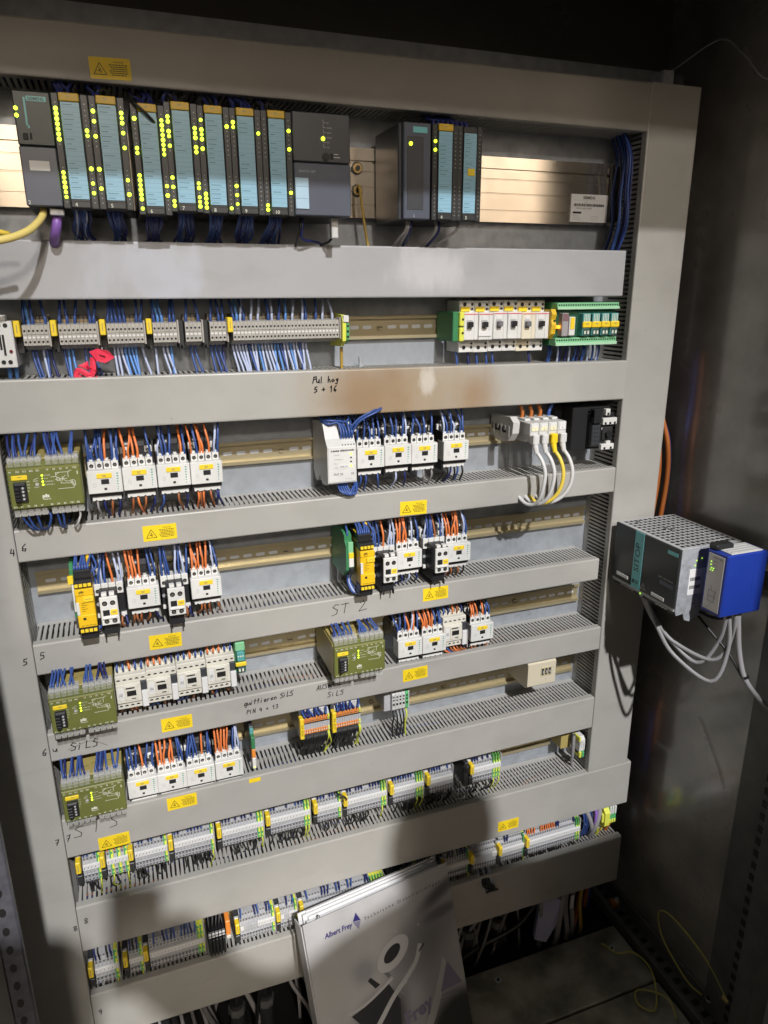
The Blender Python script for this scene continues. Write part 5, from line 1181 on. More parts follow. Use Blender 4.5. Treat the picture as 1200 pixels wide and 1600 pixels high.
mb().box(0, .0085, .012, .072, -.026, .024, PLCD, .0012).build("clamp_body", r_); mb().box(.001, .0075, .008, .02, .004, .018, BLACK, .001).build("clamp_head", r_)
r_ = empty("earth_terminal", (.905, 0, .634), "white and green-yellow earth terminals on a brassy bracket at the rail's right end", "terminal block")
mb().box(0, .022, .036, .072, -.012, .022, KHAKI, .001).build("bracket", r_)
m = mb(); m.prism([(.060, -.016), (.016, -.014), (.010, -.006), (.010, .018), (.016, .024), (.060, .024)], .026, .038, WHITE)
for k in range(3): m.box(.0265 + k * .004, .0295 + k * .004, .0085, .0105, .006 - k * .004, .020 - k * .003, WHITE, .0005)
m.build("terminal_body", r_)
m = mb(); m.box(.026, .031, .008, .03, -.020, -.008, EARTHY, .0006); m.box(.032, .037, .008, .03, -.020, -.008, EARTHG, .0006); m.box(.024, .028, .009, .03, .016, .025, EARTHY, .0005); m.build("earth_caps", r_)
tag(mb().tube([(.924, .022, .662), (.9235, .020, .64), (.925, .022, .615), (.930, .03, .59), (.938, .03, .57)], .0032, W_GREY, n=8).build("grey_cable", smooth=True, fix=False), "grey cable running down past the white earth terminals at the right", "cable")
Z8 = .4245
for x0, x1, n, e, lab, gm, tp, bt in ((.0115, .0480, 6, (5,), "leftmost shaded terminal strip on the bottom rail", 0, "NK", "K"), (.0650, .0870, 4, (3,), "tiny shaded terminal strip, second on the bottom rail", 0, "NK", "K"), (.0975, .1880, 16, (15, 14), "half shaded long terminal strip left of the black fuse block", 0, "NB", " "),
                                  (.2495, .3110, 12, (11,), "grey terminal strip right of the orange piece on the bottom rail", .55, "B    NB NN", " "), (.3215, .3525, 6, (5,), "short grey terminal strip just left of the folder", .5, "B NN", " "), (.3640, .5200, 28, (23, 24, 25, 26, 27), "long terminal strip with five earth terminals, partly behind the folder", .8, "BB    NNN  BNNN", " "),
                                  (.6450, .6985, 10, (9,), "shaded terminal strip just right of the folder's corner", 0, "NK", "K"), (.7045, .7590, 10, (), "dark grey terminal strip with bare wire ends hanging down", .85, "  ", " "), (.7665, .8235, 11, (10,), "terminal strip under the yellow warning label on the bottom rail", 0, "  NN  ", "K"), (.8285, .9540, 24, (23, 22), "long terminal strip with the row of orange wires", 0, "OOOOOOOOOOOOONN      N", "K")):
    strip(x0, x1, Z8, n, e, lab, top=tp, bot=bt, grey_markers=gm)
# black fuse block, orange piece, dark block
r_ = empty("fuse_block", (.1945, 0, .424), "black fuse terminal block with white markers on the bottom rail", "terminal block")
for k in range(5):
    m = mb(); m.box(k * .0058, k * .0058 + .0055, .010, .072, -.034, .024, BLACK, .0006); m.box(k * .0058 + .001, k * .0058 + .0045, .006, .012, -.026, .010, BLACK, .0006); m.box(k * .0058 + .0006, k * .0058 + .005, .0085, .011, .013, .022, PAPER, .0004); m.ribbon([(k * .0058 + .0012, .0083, .0175), (k * .0058 + .0042, .0083, .0175)], .002, (0, -1, 0), INK); m.build("fuse_terminal", r_)
mb().box(.030, .038, .006, .072, .012, .042, ORG, .001).build("orange_terminal", r_); mb().box(.0305, .0375, .004, .03, .006, .012, CREAM, .0006).build("marker", r_)
wires([([(.197 + k * .0058, .02, .447), (.197 + k * .0058, .016, .455), (.198 + k * .0058 + J(.003), .03, .472), (.199 + k * .0058, .045, .49)], 'K', .0016) for k in range(5)], "black wires into top of the black fuse block")
r_ = empty("fuse_block", (.5260, 0, .428), "black fuse holder group behind the folder's top edge", "terminal block")
for k in range(4): m = mb(); m.box(k * .0070, k * .0070 + .0066, .012, .072, -.030, .030, BLACK, .0008); m.box(k * .0070 + .001, k * .0070 + .0055, .010, .013, .004, .014, PAPER if k < 2 else PLC, .0005); m.build("fuse_terminal", r_)
strip(.5620, .6350, Z8, 14, (4, 9), "shaded terminal strip hidden behind the folder's upper right", top="NK", bot=" ")
wires([([(.716 + k * .006, .018, .404), (.716 + k * .006, .006, .396), (.718 + k * .005, -.006, .386), (.719 + k * .006 + J(.003), -.010, .374)], c, .0015) for k, c in enumerate("PKPKP")] + [([(.722 + J(.01), .01, .398), (.724 + J(.012), -.008, .388), (.734 + J(.016), -.012, .378), (.738 + J(.014), -.008, .366)], 'K', .0022) for k in range(7)], "frayed black and pale wire ends hanging over the lowest duct")
r_ = empty("earth_terminal", (1.003, 0, .452), "yellow green earth terminals at the right end of the bottom rail", "terminal block")
m = mb(); m.prism([(.05, -.024), (.006, -.026), (.0, -.018), (.0, .012), (.008, .020), (.05, .020)], 0, .012, EARTHY); m.box(-.004, .004, .004, .03, -.012, .008, EARTHY, .001); m.build("terminal_body", r_)
m = mb(); m.prism([(.05, -.020), (.008, -.022), (.004, -.014), (.004, .016), (.01, .022), (.05, .022)], .012, .030, EARTHG)
for k in range(3): m.box(.0130 + k * .0058, .0175 + k * .0058, .002, .012, .006, .024, WHITE, .0006); m.box(.0130 + k * .0058, .0175 + k * .0058, .002, .012, -.016, -.008, EARTHY, .0006)
m.build("caps", r_)
wires([([(1.010, .02, .43), (1.009, .016, .415), (1.008, .024, .40), (1.006, .03, .37)], 'Y', .0022), ([(1.003, .024, .43), (1.003, .020, .41), (1.002, .03, .37)], 'G', .002)], "yellow wires below the yellow green earth terminals at the right")
# cables dropping at the right end of the bottom rail
for k, (x, dx, y, c, r, nm) in enumerate(((.966, .022, .015, W_GREY, .0048, "thick grey cable curving down right of the orange wires"), (.980, .010, .022, W_GREY, .0044, "grey cable just left of the violet one"), (.988, .000, .012, W_VIO, .0038, "violet cable among grey cables at the right end"), (.997, -.012, .010, W_GREY, .0050, "thick grey cable right of the violet one"))):
    tag(mb().tube([(x - .004, y + .03, .50), (x, y + .004, .475), (x + dx * .5, y - .002, .445), (x + dx * .9, y + .004, .415), (x + dx, y + .02, .385)], r, c, n=9).build("cable", smooth=True, fix=False), nm, "cable", "cables at the right end of the bottom rail")
wires([([(.958 + k * .003, .03 - k * .002, .490), (.960 + k * .003, .016, .465), (.964 + k * .002 + J(.004), .016, .435), (.966 + k * .002, .03, .395)], 'N' if k % 2 else 'B', .0017) for k in range(8)], "navy wires dropping between the long strip and the grey cables")
tag(mb().tube([(1.037, .03, .50), (1.040, .02, .47), (1.036, .02, .43), (1.030, .03, .39), (1.026, .03, .36)], .0040, W_RED, n=8).build("cable", smooth=True, fix=False), "orange cable beside the yellow green earth terminals", "cable")

its = []; rr = random.Random(11)
for k in range(18):
    x = rr.uniform(.928, .946); y = rr.uniform(.004, .050); xs = x + rr.uniform(-.006, .004)
    its.append(([(x, y + .02, 1.735), (x + rr.uniform(-.004, .003), y, 1.70), (xs, y + rr.uniform(-.006, .006), 1.65), (xs + rr.uniform(-.004, .004), y, 1.60), (xs, y + .02, 1.55)], rr.choice("BBNNN"), .0017))
wires(its, "bundle of blue wires dropping beside the right column at the top")
r_ = empty("end_bracket", (.9305, .03, 1.650), "black end bracket with brassy screws at the right end of the aluminium rail", "bracket")
mb().box(.028, .034, -.012, .045, -.045, .045, BLACK, .001).build("bracket_plate", r_); mb().box(.0, .028, .022, .030, -.040, .042, mat("bracket_dark", (.03, .03, .032), .35), .001).build("bracket_plate", r_)
for z in (.026, -.022): m = mb(); m.cyl((.020, .0215, z), (0, -1, 0), .0045, .003, BRASS, n=10); m.box(.017, .023, .0180, .0186, z - .0006, z + .0006, HOLE); m.build("screw", r_)

# ------------------------------------------------------------------ cables behind the right column
for k, (dx, dy, c, nm) in enumerate(((0, 0, W_RED, "orange cable bowing out from behind the right column"), (.008, -.014, W_RED, "second orange cable beside the right column"), (.018, -.004, mat("cable_blue", (.02, .08, .42), .42), "blue cable bowing out from behind the right column"))):
    pts = [(1.046 + dx * .3, .06 + dy, 1.40), (1.054 + dx * .6, .046 + dy, 1.30), (1.064 + dx, .034 + dy, 1.24), (1.067 + dx, .028 + dy, 1.18), (1.062 + dx, .028 + dy, 1.10), (1.052 + dx, .03 + dy, 1.0), (1.050 + dx * .4, .05 + dy, .8), (1.047 + dx * .4, .06 + dy, .5), (1.03, .06, .30), (1.02 + dx * .4, .06, .16)]
    tag(mb().tube(pts, .0044, c, n=9, sub=5).build("cable", smooth=True, fix=False), nm, "cable", "cables behind the right column")

# ------------------------------------------------------------------ power supply and blue module on the side wall
sw = empty("mounting_rail", (1.085, -.12, 1.062), "short mounting rail on the side wall behind the power supply", "mounting rail")
mb().box(-.008, .0145, -.16, .13, -.0175, .0175, RAIL, .001).build("rail_profile", sw)
r_ = empty("power_supply", (.95, -.0915, 1.05), "black power supply unit with perforated grey top on the side wall", "power supply")
ya, yb = .0785, -.0795      # local y of rear and near end
m = mb(); m.box(.0015, .125, yb + .002, ya, -.046, .0605, GRILL, .001); m.build("housing", r_)
m = mb(); m.box(0, .003, yb, ya + .0005, -.040, .0615, mat("power_black", (.030, .034, .034), .30), .0012); m.box(.004, .02, yb + .002, ya - .002, -.052, -.040, BLACK, .001); m.build("front_panel", r_)
m = mb(); m.box(.003, .124, yb + .001, ya - .001, .0605, .0620, GRILL, .0004); m.build("top_grille", r_)
m = mb()
for i in range(13):
    for j in range(11): m.box(.010 + j * .0102, .0170 + j * .0102, yb + .008 + i * .0114, yb + .0148 + i * .0114, .06205, .0622, HOLE)
tag(m.build("grille_slots", r_), kind="stuff")
m = mb(); m.prism([(.0032, .0615), (.122, .0615), (.122, -.046), (.045, -.060), (.034, -.066), (.024, -.062), (.020, -.050), (.006, -.052), (.0032, -.044)], yb - .0006, yb + .0014, ZINC, 'xz'); m.build("side_plate", r_)
X = -.0004
m = mb(); m.box(X, .001, .0040, .0260, -.040, .0612, PETROL); text(m, "SITOP", (X - .0003, .0105, -.010), .0120, INK, ex=(0, 0, 1), ez=(0, 1, 0), wid=.052)
for a in (.0085, .0175):
    for b in (0, .0035): m.box(X - .0003, X, a, a + .006, -.030 + b + (a > .01) * -.001, -.0285 + b, INK)
m.build("petrol_band", r_)
m = mb(); m.box(X, .001, yb + .004, yb + .027, .0475, .0535, PETROL); m.build("brand_plate", r_)
for yy in (.0350, -.0555): mb().box(X - .0004, .001, yy, yy + .030, -.0320 + (0 if yy > 0 else -.004), -.0265 + (0 if yy > 0 else -.004), PAPER).build("sticker", r_)
q = mb(); q.ribbon([(X - .0002, .001, -.034), (X - .0002, -.011, -.034), (X - .0002, -.005, -.023), (X - .0002, .001, -.034)], .0009, (-1, 0, 0), PRINTG); q.ribbon([(X - .0002, -.005, -.027), (X - .0002, -.005, -.032)], .0008, (-1, 0, 0), PRINTG)
text(q, "6EP1 436-3BA00", (X - .0002, -.0380, .0020), .0026, PRINTG, ex=(0, -1, 0), wid=.034); q.box(X - .0002, X, -.073, -.042, -.009, -.002, PLCF); q.build("front_print", r_, fix=False)
for a, n in ((.052, 5), (-.0380, 4)):
    for k in range(n): m = mb(); m.cyl((.0042, a - k * .0072, -.0455), (-1, 0, 0), .0032, .0025, SCREW, n=9); m.box(.0012, .0020, a - k * .0072 - .002, a - k * .0072 + .002, -.0460, -.0450, HOLE); m.build("terminal_screw", r_)
m = mb(); m.box(.001, .008, -.0035, .0055, -.050, -.0405, GRILL, .001); m.build("output_terminal", r_); mb().cyl((.0005, .001, -.0440), (-1, 0, 0), .0016, .001, LEDS, n=8).build("status_led", r_)
m = mb(); m.box(.022, .054, yb - .0014, yb - .0006, -.018, .026, PAPER)
for zz in (.006, -.008):
    x = .025
    while x < .046: w_ = random.choice((.0005, .0009)); m.box(x, x + w_, yb - .0016, yb - .0014, zz, zz + .006, INK); x += w_ + .0007
m.build("barcode_sticker", r_)
for x, z in ((.034, .040), (.032, .032), (.044, .043)): mb().cyl((x, yb - .0004, z), (0, -1, 0), .0013, .0008, LEDS, n=8).build("led", r_)
# loose screws on top
for i, (x, y) in enumerate(((.978, -.035), (1.000, -.080), (1.006, -.088))):
    s = mb(); s.cyl((x, y, 1.1125), (0, 0, 1), .003, .002, SCREW, n=8); s.tube([(x, y, 1.1142), (x + .006, y + .003, 1.1160)], .0014, SCREW, n=6); tag(s.build("loose_screw"), ("loose screw at the far edge of the grille", "left one of two loose screws in mid grille", "right one of two loose screws in mid grille")[i], "screw", "loose screws on the power supply")
r_ = empty("backup_module", (.984, -.212, 1.066), "bright blue backup module with silver front beside the power supply", "backup module")
m = mb(); m.box(.001, .078, -.0205, .0205, -.050, .052, BLUEP, .002); m.box(.055, .078, -.0207, -.0203, -.048, .050, BLUEP); m.box(-.0005, .003, -.0205, .0205, -.050, .052, BLUEP, .0015); m.build("housing", r_)
m = mb(); m.box(-.0012, .001, -.0150, .0165, -.045, .047, SILV, .0004); m.build("front_plate", r_)
m = mb(); m.box(.008, .070, -.018, .018, .052, .0540, LGREY, .0006)
for k in range(4): m.box(.012, .066, -.014 + k * .008, -.010 + k * .008, .0540, .0545, PRINTG)
m.build("top_grille", r_)
m = mb(); m.box(.000, .034, .002, .022, .052, .0620, BLACK, .003); m.build("plug", r_)
q = mb()
for i in range(3): q.ribbon([(-.0014, .006, .036 - i * .006), (-.0014, -.003, .036 - i * .006)], .0006, (-1, 0, 0), INK)
text(q, "PSU UPS", (-.0014, .006, .041), .0022, INK, ex=(0, -1, 0), wid=.018)
for s_ in (((.008, -.012), (.008, -.030), (-.004, -.030), (-.004, -.012), (.008, -.012)), ((.008, -.021), (-.004, -.021)), ((.003, -.004), (.003, -.012)), ((-.006, -.008), (-.006, -.024))): q.ribbon([(-.0014, a, b) for a, b in s_], .0006, (-1, 0, 0), PLC)
q.build("front_print", r_, fix=False)
for i, (y, z) in enumerate(((.0100, .034), (.0100, .029), (.0080, .024), (.004, .024), (.0095, .0205), (.0055, .0205))): mb().cyl((-.0012, y, z), (-1, 0, 0), .0011, .0008, LEDS, n=8).build("led", r_)
mb().cyl((-.0010, .010, -.039), (-1, 0, 0), .0032, .002, SCREW, n=10).build("screw", r_)
for k, (a, bpt, c, d, nm) in enumerate((((.956, -.0900, 1.000), (.985, -.130, .935), (1.010, -.175, .905), (1.020, -.212, 1.012), "left grey cable sagging between the power supply and blue module"), ((.957, -.0945, 1.000), (.990, -.140, .930), (1.022, -.195, .918), (1.032, -.218, 1.012), "middle grey cable sagging below the blue module"),
                                     ((.958, -.098, 1.000), (.985, -.150, .910), (1.015, -.205, .885), (1.028, -.208, 1.012), "lowest grey cable sagging below the blue module"))):
    A, B, C_, D = map(Vector, (a, bpt, c, d)); tag(mb().tube([A, A.lerp(B, .5) + Vector((-.004, 0, -.004)), B, C_, C_.lerp(D, .45) + Vector((.012, -.006, 0)), D], .0034, W_GREY, n=9, sub=6).build("cable", smooth=True, fix=False), nm, "cable", "grey cables below the blue module")
tag(mb().tube([(1.040, -.214, 1.012), (1.041, -.218, .985), (1.042, -.226, .945), (1.046, -.240, .905), (1.060, -.262, .875), (1.075, -.290, .855), (1.085, -.320, .84)], .0042, W_GREY, n=9, sub=6).build("cable", smooth=True, fix=False), "thick grey cable with black tie leaving the blue module to the right", "cable")
tag(mb().cyl((1.0465, -.2405, .908), (.35, -.3, -1), .0052, .004, BLACK, n=10).build("cable_tie"), "black tie round the thick grey cable", "cable tie")
tag(mb().tube([(1.00, -.150, 1.004), (1.01, -.165, .985), (1.02, -.185, .965), (1.035, -.215, .935), (1.046, -.240, .900), (1.062, -.264, .872)], .0024, W_BLK, n=7).build("cable", smooth=True, fix=False), "thin black cable from the power supply to the thick grey cable", "cable")
tag(mb().tube([(1.00, -.160, 1.000), (1.012, -.185, .994), (1.025, -.20, .996), (1.03, -.206, 1.012)], .0026, W_BLK, n=7).build("cable", smooth=True, fix=False), "short black cable between power supply and blue module", "cable")

# ------------------------------------------------------------------ cables and debris at the bottom
for k, (x, y, xe, ye, c, r, nm) in enumerate(((.905, .03, .880, .02, W_GREY, .0055, "grey cable dropping below the lowest duct, left of the pack"), (.925, .02, .915, .01, W_GREY, .0062, "thick grey cable below the lowest duct"), (.942, .03, .945, .015, W_GREY, .0058, "grey cable with a white label below the lowest duct"),
                                           (.958, .03, .962, .02, W_GREY, .0052, "grey cable beside the ochre one at the bottom"), (.972, .02, .980, .015, W_OCH, .0042, "ochre cable at the bottom right"), (.990, .04, .975, .03, W_RED, .004, "orange cable at the bottom right"), (1.000, .05, .995, .04, mat("cable_blue", (.02, .08, .42), .42), .0046, "blue cable at the bottom right"),
                                           (.895, .05, .905, .04, W_GREY, .0045, "grey cable behind the pack at the bottom"), (.93, .05, .93, .045, W_GREY, .004, "thin grey cable at the back of the pack"))):
    tag(mb().tube([(x, y, .31), (x + J(.004), y - .005, .265), ((x + xe) / 2 + J(.004), (y + ye) / 2, .22), (xe, ye, .16), (xe, ye + .01, .12)], r, c, n=9).build("cable", smooth=True, fix=False), nm, "cable", "cables below the lowest duct")
tag(mb().box(.9395, .9475, .0055, .0065, .235, .268, PAPER).build("cable_label"), "white label on a grey cable at the bottom right", "label")
for pts, r, nm in (([(.90, .03, .31), (.865, .02, .27), (.82, .02, .22), (.74, .03, .185), (.66, .02, .172), (.60, .01, .165)], .0048, "black cable sweeping left along the rear edge of the floor"), ([(.86, .05, .30), (.83, .05, .25), (.79, .06, .20), (.75, .06, .165)], .004, "black cable behind the sweeping one"), ([(.64, .04, .30), (.63, .03, .25), (.60, .02, .20)], .003, "thin dark cable beside the folder")):
    tag(mb().tube(pts, r, W_BLK, n=8, sub=6).build("cable", smooth=True, fix=False), nm, "cable", "cables below the lowest duct")
GC = mat("cable_dark_grey", (.14, .14, .145), .45); rr = random.Random(5); its = []
for k in range(16):
    x = rr.uniform(.63, .87); y = rr.uniform(.03, .075); dx = rr.uniform(-.05, .06)
    its.append(([(x, y, .31), (x + dx * .2, y - rr.uniform(0, .02), .26), (x + dx * .7, y - rr.uniform(0, .015), .20), (x + dx, y, .13)], rr.choice([GC, GC, W_BLK, W_GREY]), rr.uniform(.0025, .0055)))
wires(its, "tangle of dark cables under the lowest duct, right of the folder")
its = []
for k in range(20):
    x = rr.uniform(.02, .36); y = rr.uniform(.02, .075); dx = rr.uniform(-.05, .06)
    its.append(([(x, y, .33), (x + dx * .2, y - rr.uniform(0, .02), .27), (x + dx * .7, y - rr.uniform(0, .015), .20), (x + dx, y, .13)], rr.choice([GC, GC, W_BLK, W_GREY]), rr.uniform(.0025, .0050)))
wires(its, "tangle of dark cables under the lowest duct, left of the folder")
for i, (x, nm) in enumerate(((.72, "dark hose with gland just right of the folder"), (.79, "dark hose with gland, second right of the folder"), (.235, "pale ended hose below the left part of the lowest duct"), (.29, "hose below the lowest duct, close to the folder's spine"))):
    m = mb(); m.cyl((x, .05, .10), 'z', .013, .13, mat("hose_black", (.03, .03, .032), .45), n=14); m.cyl((x, .05, .205), 'z', .016, .016, mat("gland_grey", (.12, .12, .12), .4), n=8); m.tube([(x, .05, .22), (x + J(.01), .055, .27), (x + J(.02), .06, .31)], .008, W_BLK, n=8); tag(m.build("cable_gland"), nm, "cable gland", "cable glands in the dark bottom")
m = mb(); vs = [(.865, .02, .165), (.885, .005, .165), (.905, .0, .215), (.918, .01, .262), (.895, .03, .268), (.878, .03, .225)]
m.add(vs + [(a + .004, b + .014, c) for a, b, c in vs], [tuple(range(6)), tuple(range(6, 12))] + [(i, (i + 1) % 6, 6 + (i + 1) % 6, 6 + i) for i in range(6)], mat("pale_bag", (.42, .42, .58), .3)); tag(m.build("plastic_bag"), "pale bluish plastic bag stuffed between the bottom cables", "bag")
for i, (x, y, r) in enumerate(((.743, -.041, .0065), (1.004, -.060, .006))): m = mb(); m.cyl((x, y, .1700), 'z', r, .0016, ZINC, n=14); m.cyl((x, y, .1716), 'z', r * .5, .0004, HOLE, n=10); tag(m.build("washer"), ("bright washer on the floor plate right of the folder", "washer near the right rear corner of the floor plate")[i], "washer")
m = mb(); m.cyl((1.104, -.238, .20), (-1, 0, .2), .009, .016, ZINC, n=14); m.cyl((1.088, -.238, .2032), (-1, 0, .2), .004, .002, HOLE, n=8); tag(m.build("bolt"), "large bolt low on the right frame", "bolt")
m = mb(); m.cyl((1.075, .02, .186), 'z', .009, .006, BRASS, n=6); m.cyl((1.075, .02, .192), 'z', .004, .010, ZINC, n=10); m.box(1.062, 1.070, .012, .028, .186, .196, W_RED); tag(m.build("bolt"), "bolt with nut in the rear right floor corner", "bolt")
for pts, nm in (([(.990, -.045, .172), (.992, -.058, .178), (1.004, -.078, .176), (1.030, -.095, .186), (1.035, -.140, .190), (1.018, -.180, .178), (.992, -.205, .174), (.972, -.185, .174), (.985, -.160, .174), (1.010, -.170, .176), (1.03, -.20, .18), (1.02, -.235, .176)], "green-yellow wire curling over the right floor plate"),
                ([(1.088, -.275, .245), (1.088, -.235, .272), (1.086, -.180, .290), (1.084, -.120, .292), (1.078, -.100, .275), (1.074, -.125, .235), (1.078, -.190, .200), (1.085, -.225, .196)], "green-yellow wire arching low along the right wall")):
    tag(mb().tube(pts, .0017, mat("wire_dull_green_yellow", (.44, .39, .09), .45), n=7, sub=6).build("earth_wire", smooth=True, fix=False), nm, "wire", "green-yellow wires at the bottom right")
m = mb(); m.box(1.084, 1.092, -.283, -.268, .238, .246, BRASS, .001); tag(m.build("cable_lug"), "brassy lug at the end of the arching green-yellow wire", "cable lug")
tag(mb().tube([(1.00, .045, 1.82), (1.02, .03, 1.835), (1.05, -.02, 1.86), (1.06, -.06, 1.83), (1.07, -.10, 1.79), (1.075, -.16, 1.80), (1.08, -.22, 1.85)], .0011, W_GREY, n=6, sub=6).build("earth_wire", smooth=True, fix=False), "thin loose wire looping in the dark top right corner", "wire")
tag(mb().tube([(1.098, -.112, .742), (1.0975, -.150, .70), (1.098, -.175, .665), (1.098, -.19, .640)], .0006, PRINTG, n=5).build("thread"), "pale thread stuck to the right side wall", "thread")

# ------------------------------------------------------------------ folder leaning against the lowest duct
TL = Vector((.342, -.060, .478)); TRv = Vector((.629, -.0185, .478)); ex = (TRv - TL); Wf = ex.length; ex.normalize(); ez = -Vector((.0200, -.099, -.306)); Hf = ez.length; ez.normalize(); ny = ez.cross(ex).normalized()
if ny.y < 0: ny = -ny          # ny points away from the viewer
def blob(m, c, r, rot, col, soft, amount):
    nt = m.node_tree; L = nt.links; b = nt.nodes["Principled BSDF"]; prev = b.inputs["Base Color"].links[0].from_socket
    tc = nt.nodes.new("ShaderNodeTexCoord"); su = nt.nodes.new("ShaderNodeVectorMath"); su.operation = 'SUBTRACT'; su.inputs[1].default_value = (c[0], 0, c[1])
    vr = nt.nodes.new("ShaderNodeVectorRotate"); vr.rotation_type = 'Y_AXIS'; vr.inputs["Angle"].default_value = math.radians(rot)
    ml = nt.nodes.new("ShaderNodeVectorMath"); ml.operation = 'MULTIPLY'; ml.inputs[1].default_value = (1 / r[0], 0, 1 / r[1]); ln = nt.nodes.new("ShaderNodeVectorMath"); ln.operation = 'LENGTH'
    L.new(tc.outputs["Object"], su.inputs[0]); L.new(su.outputs[0], vr.inputs["Vector"]); L.new(vr.outputs[0], ml.inputs[0]); L.new(ml.outputs[0], ln.inputs[0])
    mr = nt.nodes.new("ShaderNodeMapRange"); mr.interpolation_type = 'SMOOTHSTEP'; mr.inputs[1].default_value = 1 - soft; mr.inputs[2].default_value = 1 + soft; mr.inputs[3].default_value = amount; mr.inputs[4].default_value = 0
    L.new(ln.outputs["Value"], mr.inputs[0]); mx = nt.nodes.new("ShaderNodeMix"); mx.data_type = 'RGBA'; L.new(mr.outputs[0], mx.inputs[0]); L.new(prev, mx.inputs[6]); mx.inputs[7].default_value = (*col, 1); L.new(mx.outputs[2], b.inputs["Base Color"])
COVERP = mat("folder_cover_print", (0.44, 0.435, 0.44), 0.33, noise=0.16, nscale=14, bump=0.04)
for c, r, rot, col, so, am in (((.235, .225), (.085, .040), 20, (.20, .20, .21), .8, .75), ((.268, .277), (.045, .012), 22, (.06, .06, .065), .7, .85), ((.262, .240), (.035, .010), 5, (.10, .10, .11), .6, .8), ((.20, .185), (.06, .05), 30, (.16, .16, .17), .6, .7),
                               ((.095, .200), (.022, .022), 0, (.26, .26, .28), .7, .8), ((.12, .10), (.055, .05), 0, (.05, .05, .055), .5, .9), ((.225, .115), (.045, .045), 0, (.28, .28, .30), .7, .6), ((.265, .030), (.075, .055), 20, (.03, .032, .034), .35, .95), ((.185, .10), (.02, .03), 0, (.42, .42, .44), .6, .5), ((.03, .20), (.03, .05), 0, (.40, .39, .38), .9, .5)):
    blob(COVERP, c, r, rot, col, so, am)
fo = empty("ring_folder", TL - ez * Hf, "pale grey advertising folder leaning against the lowest ducts", "folder")
def fpt(u, v, d=0.0): return ex * u + ez * v + ny * d
def fslab(u0, u1, v0, v1, d0, d1, m, name, par=fo):
    s = mb(); vs = [fpt(u, v, d) for u in (u0, u1) for d in (d0, d1) for v in (v0, v1)]
    s.add(vs, [(0, 1, 3, 2), (4, 6, 7, 5), (0, 4, 5, 1), (2, 3, 7, 6), (0, 2, 6, 4), (1, 5, 7, 3)], m); return s.build(name, par)
fc = MB(); fc.box(0, Wf, 0, .0022, 0, Hf, COVERP, .0008); fc = fc.build("front_cover", fo); fc.matrix_basis = Matrix(((ex.x, ny.x, ez.x, 0), (ex.y, ny.y, ez.y, 0), (ex.z, ny.z, ez.z, 0), (0, 0, 0, 1))); fslab(0.006, Wf - .004, 0, Hf + .006, .030, .0322, PAPER, "back_cover"); fslab(-.0010, .0012, .0, Hf - .001, .0, .032, COVERM, "spine")
for k, (d, h, a) in enumerate(((.005, -.006, .02), (.010, -.003, .014), (.016, .001, .02), (.022, .004, .012), (.027, .006, .02))): fslab(a, Wf - .008 - .002 * k, .01, Hf + h, d, d + .0042, PAGEM, "sheet_stack")
m = mb(); c0 = fpt(.026, Hf - .006, .004); m.tube([fpt(.012, Hf - .010, .003), fpt(.030, Hf - .004, .004), fpt(.036, Hf + .003, .006)], .0022, PLC, n=6); m.build("clip", fo)
def fr(M, pts, wd, m, lift): M.ribbon([fpt(u, v) for u, v in pts], wd, -ny, m, lift)
def fpoly(M, pts, m, lift): M.quad([fpt(u, v) - ny * lift for u, v in pts], m)
GD = mat("print_dark", (.030, .030, .034), .4); GM = mat("print_mid_grey", (.16, .16, .17), .4); GL = mat("print_light_grey", (.34, .34, .36), .4); NAVY = mat("print_navy", (.030, .025, .14), .4); LAV = mat("print_lavender", (.20, .19, .27), .4); PALE = mat("print_pale", (.46, .46, .47), .4)
def arc(cx, cy, rx, ry, a0, a1, n=26, rot=0):
    o = []
    for i in range(n + 1):
        a = math.radians(a0 + (a1 - a0) * i / n); x, y = rx * math.cos(a), ry * math.sin(a); c, s_ = math.cos(math.radians(rot)), math.sin(math.radians(rot)); o.append((cx + x * c - y * s_, cy + x * s_ + y * c))
    return o
def band(M, inner, outer, m, lift):
    for i in range(len(inner) - 1): fpoly(M, [inner[i], inner[i + 1], outer[i + 1], outer[i]], m, lift)
q = mb()
# cover picture: soft machine-part photograph (u right, v up on the cover, in metres)
def cstrip(M, pts, w0, w1, m, lift):
    P = [Vector((a, b, 0)) for a, b in pts]; Q = []; E = [P[0] * 2 - P[1]] + P + [P[-1] * 2 - P[-2]]
    for i in range(1, len(E) - 2):
        for k in range(6):
            t = k / 6; a, b, c, d = E[i - 1:i + 3]; Q.append(0.5 * ((2 * b) + (c - a) * t + (2 * a - 5 * b + 4 * c - d) * t * t + (3 * b - a - 3 * c + d) * t ** 3))
    Q.append(P[-1]); A = []; B = []
    for i, p in enumerate(Q):
        t = (Q[min(i + 1, len(Q) - 1)] - Q[max(i - 1, 0)]).normalized(); w_ = (w0 + (w1 - w0) * i / (len(Q) - 1)) / 2; A.append((p.x - t.y * w_, p.y + t.x * w_)); B.append((p.x + t.y * w_, p.y - t.x * w_))
    band(M, A, B, m, lift)
fpoly(q, [(.060, .1365), (.088, .1415), (.121, .1530), (.1445, .1640), (.156, .130), (.150, .085), (.146, .02), (.10, .02), (.085, .100)], GD, .00030)
fpoly(q, [(.151, .194), (.168, .232), (.197, .212), (.228, .170), (.214, .150), (.190, .140), (.160, .150)], GD, .00032)
fpoly(q, [(.176, .188), (.190, .202), (.212, .170), (.198, .160)], GM, .00034); fpoly(q, [(.158, .192), (.163, .196), (.180, .160), (.174, .157)], GM, .00034); fpoly(q, [(.166, .195), (.169, .197), (.188, .168), (.184, .165)], GL, .00035)
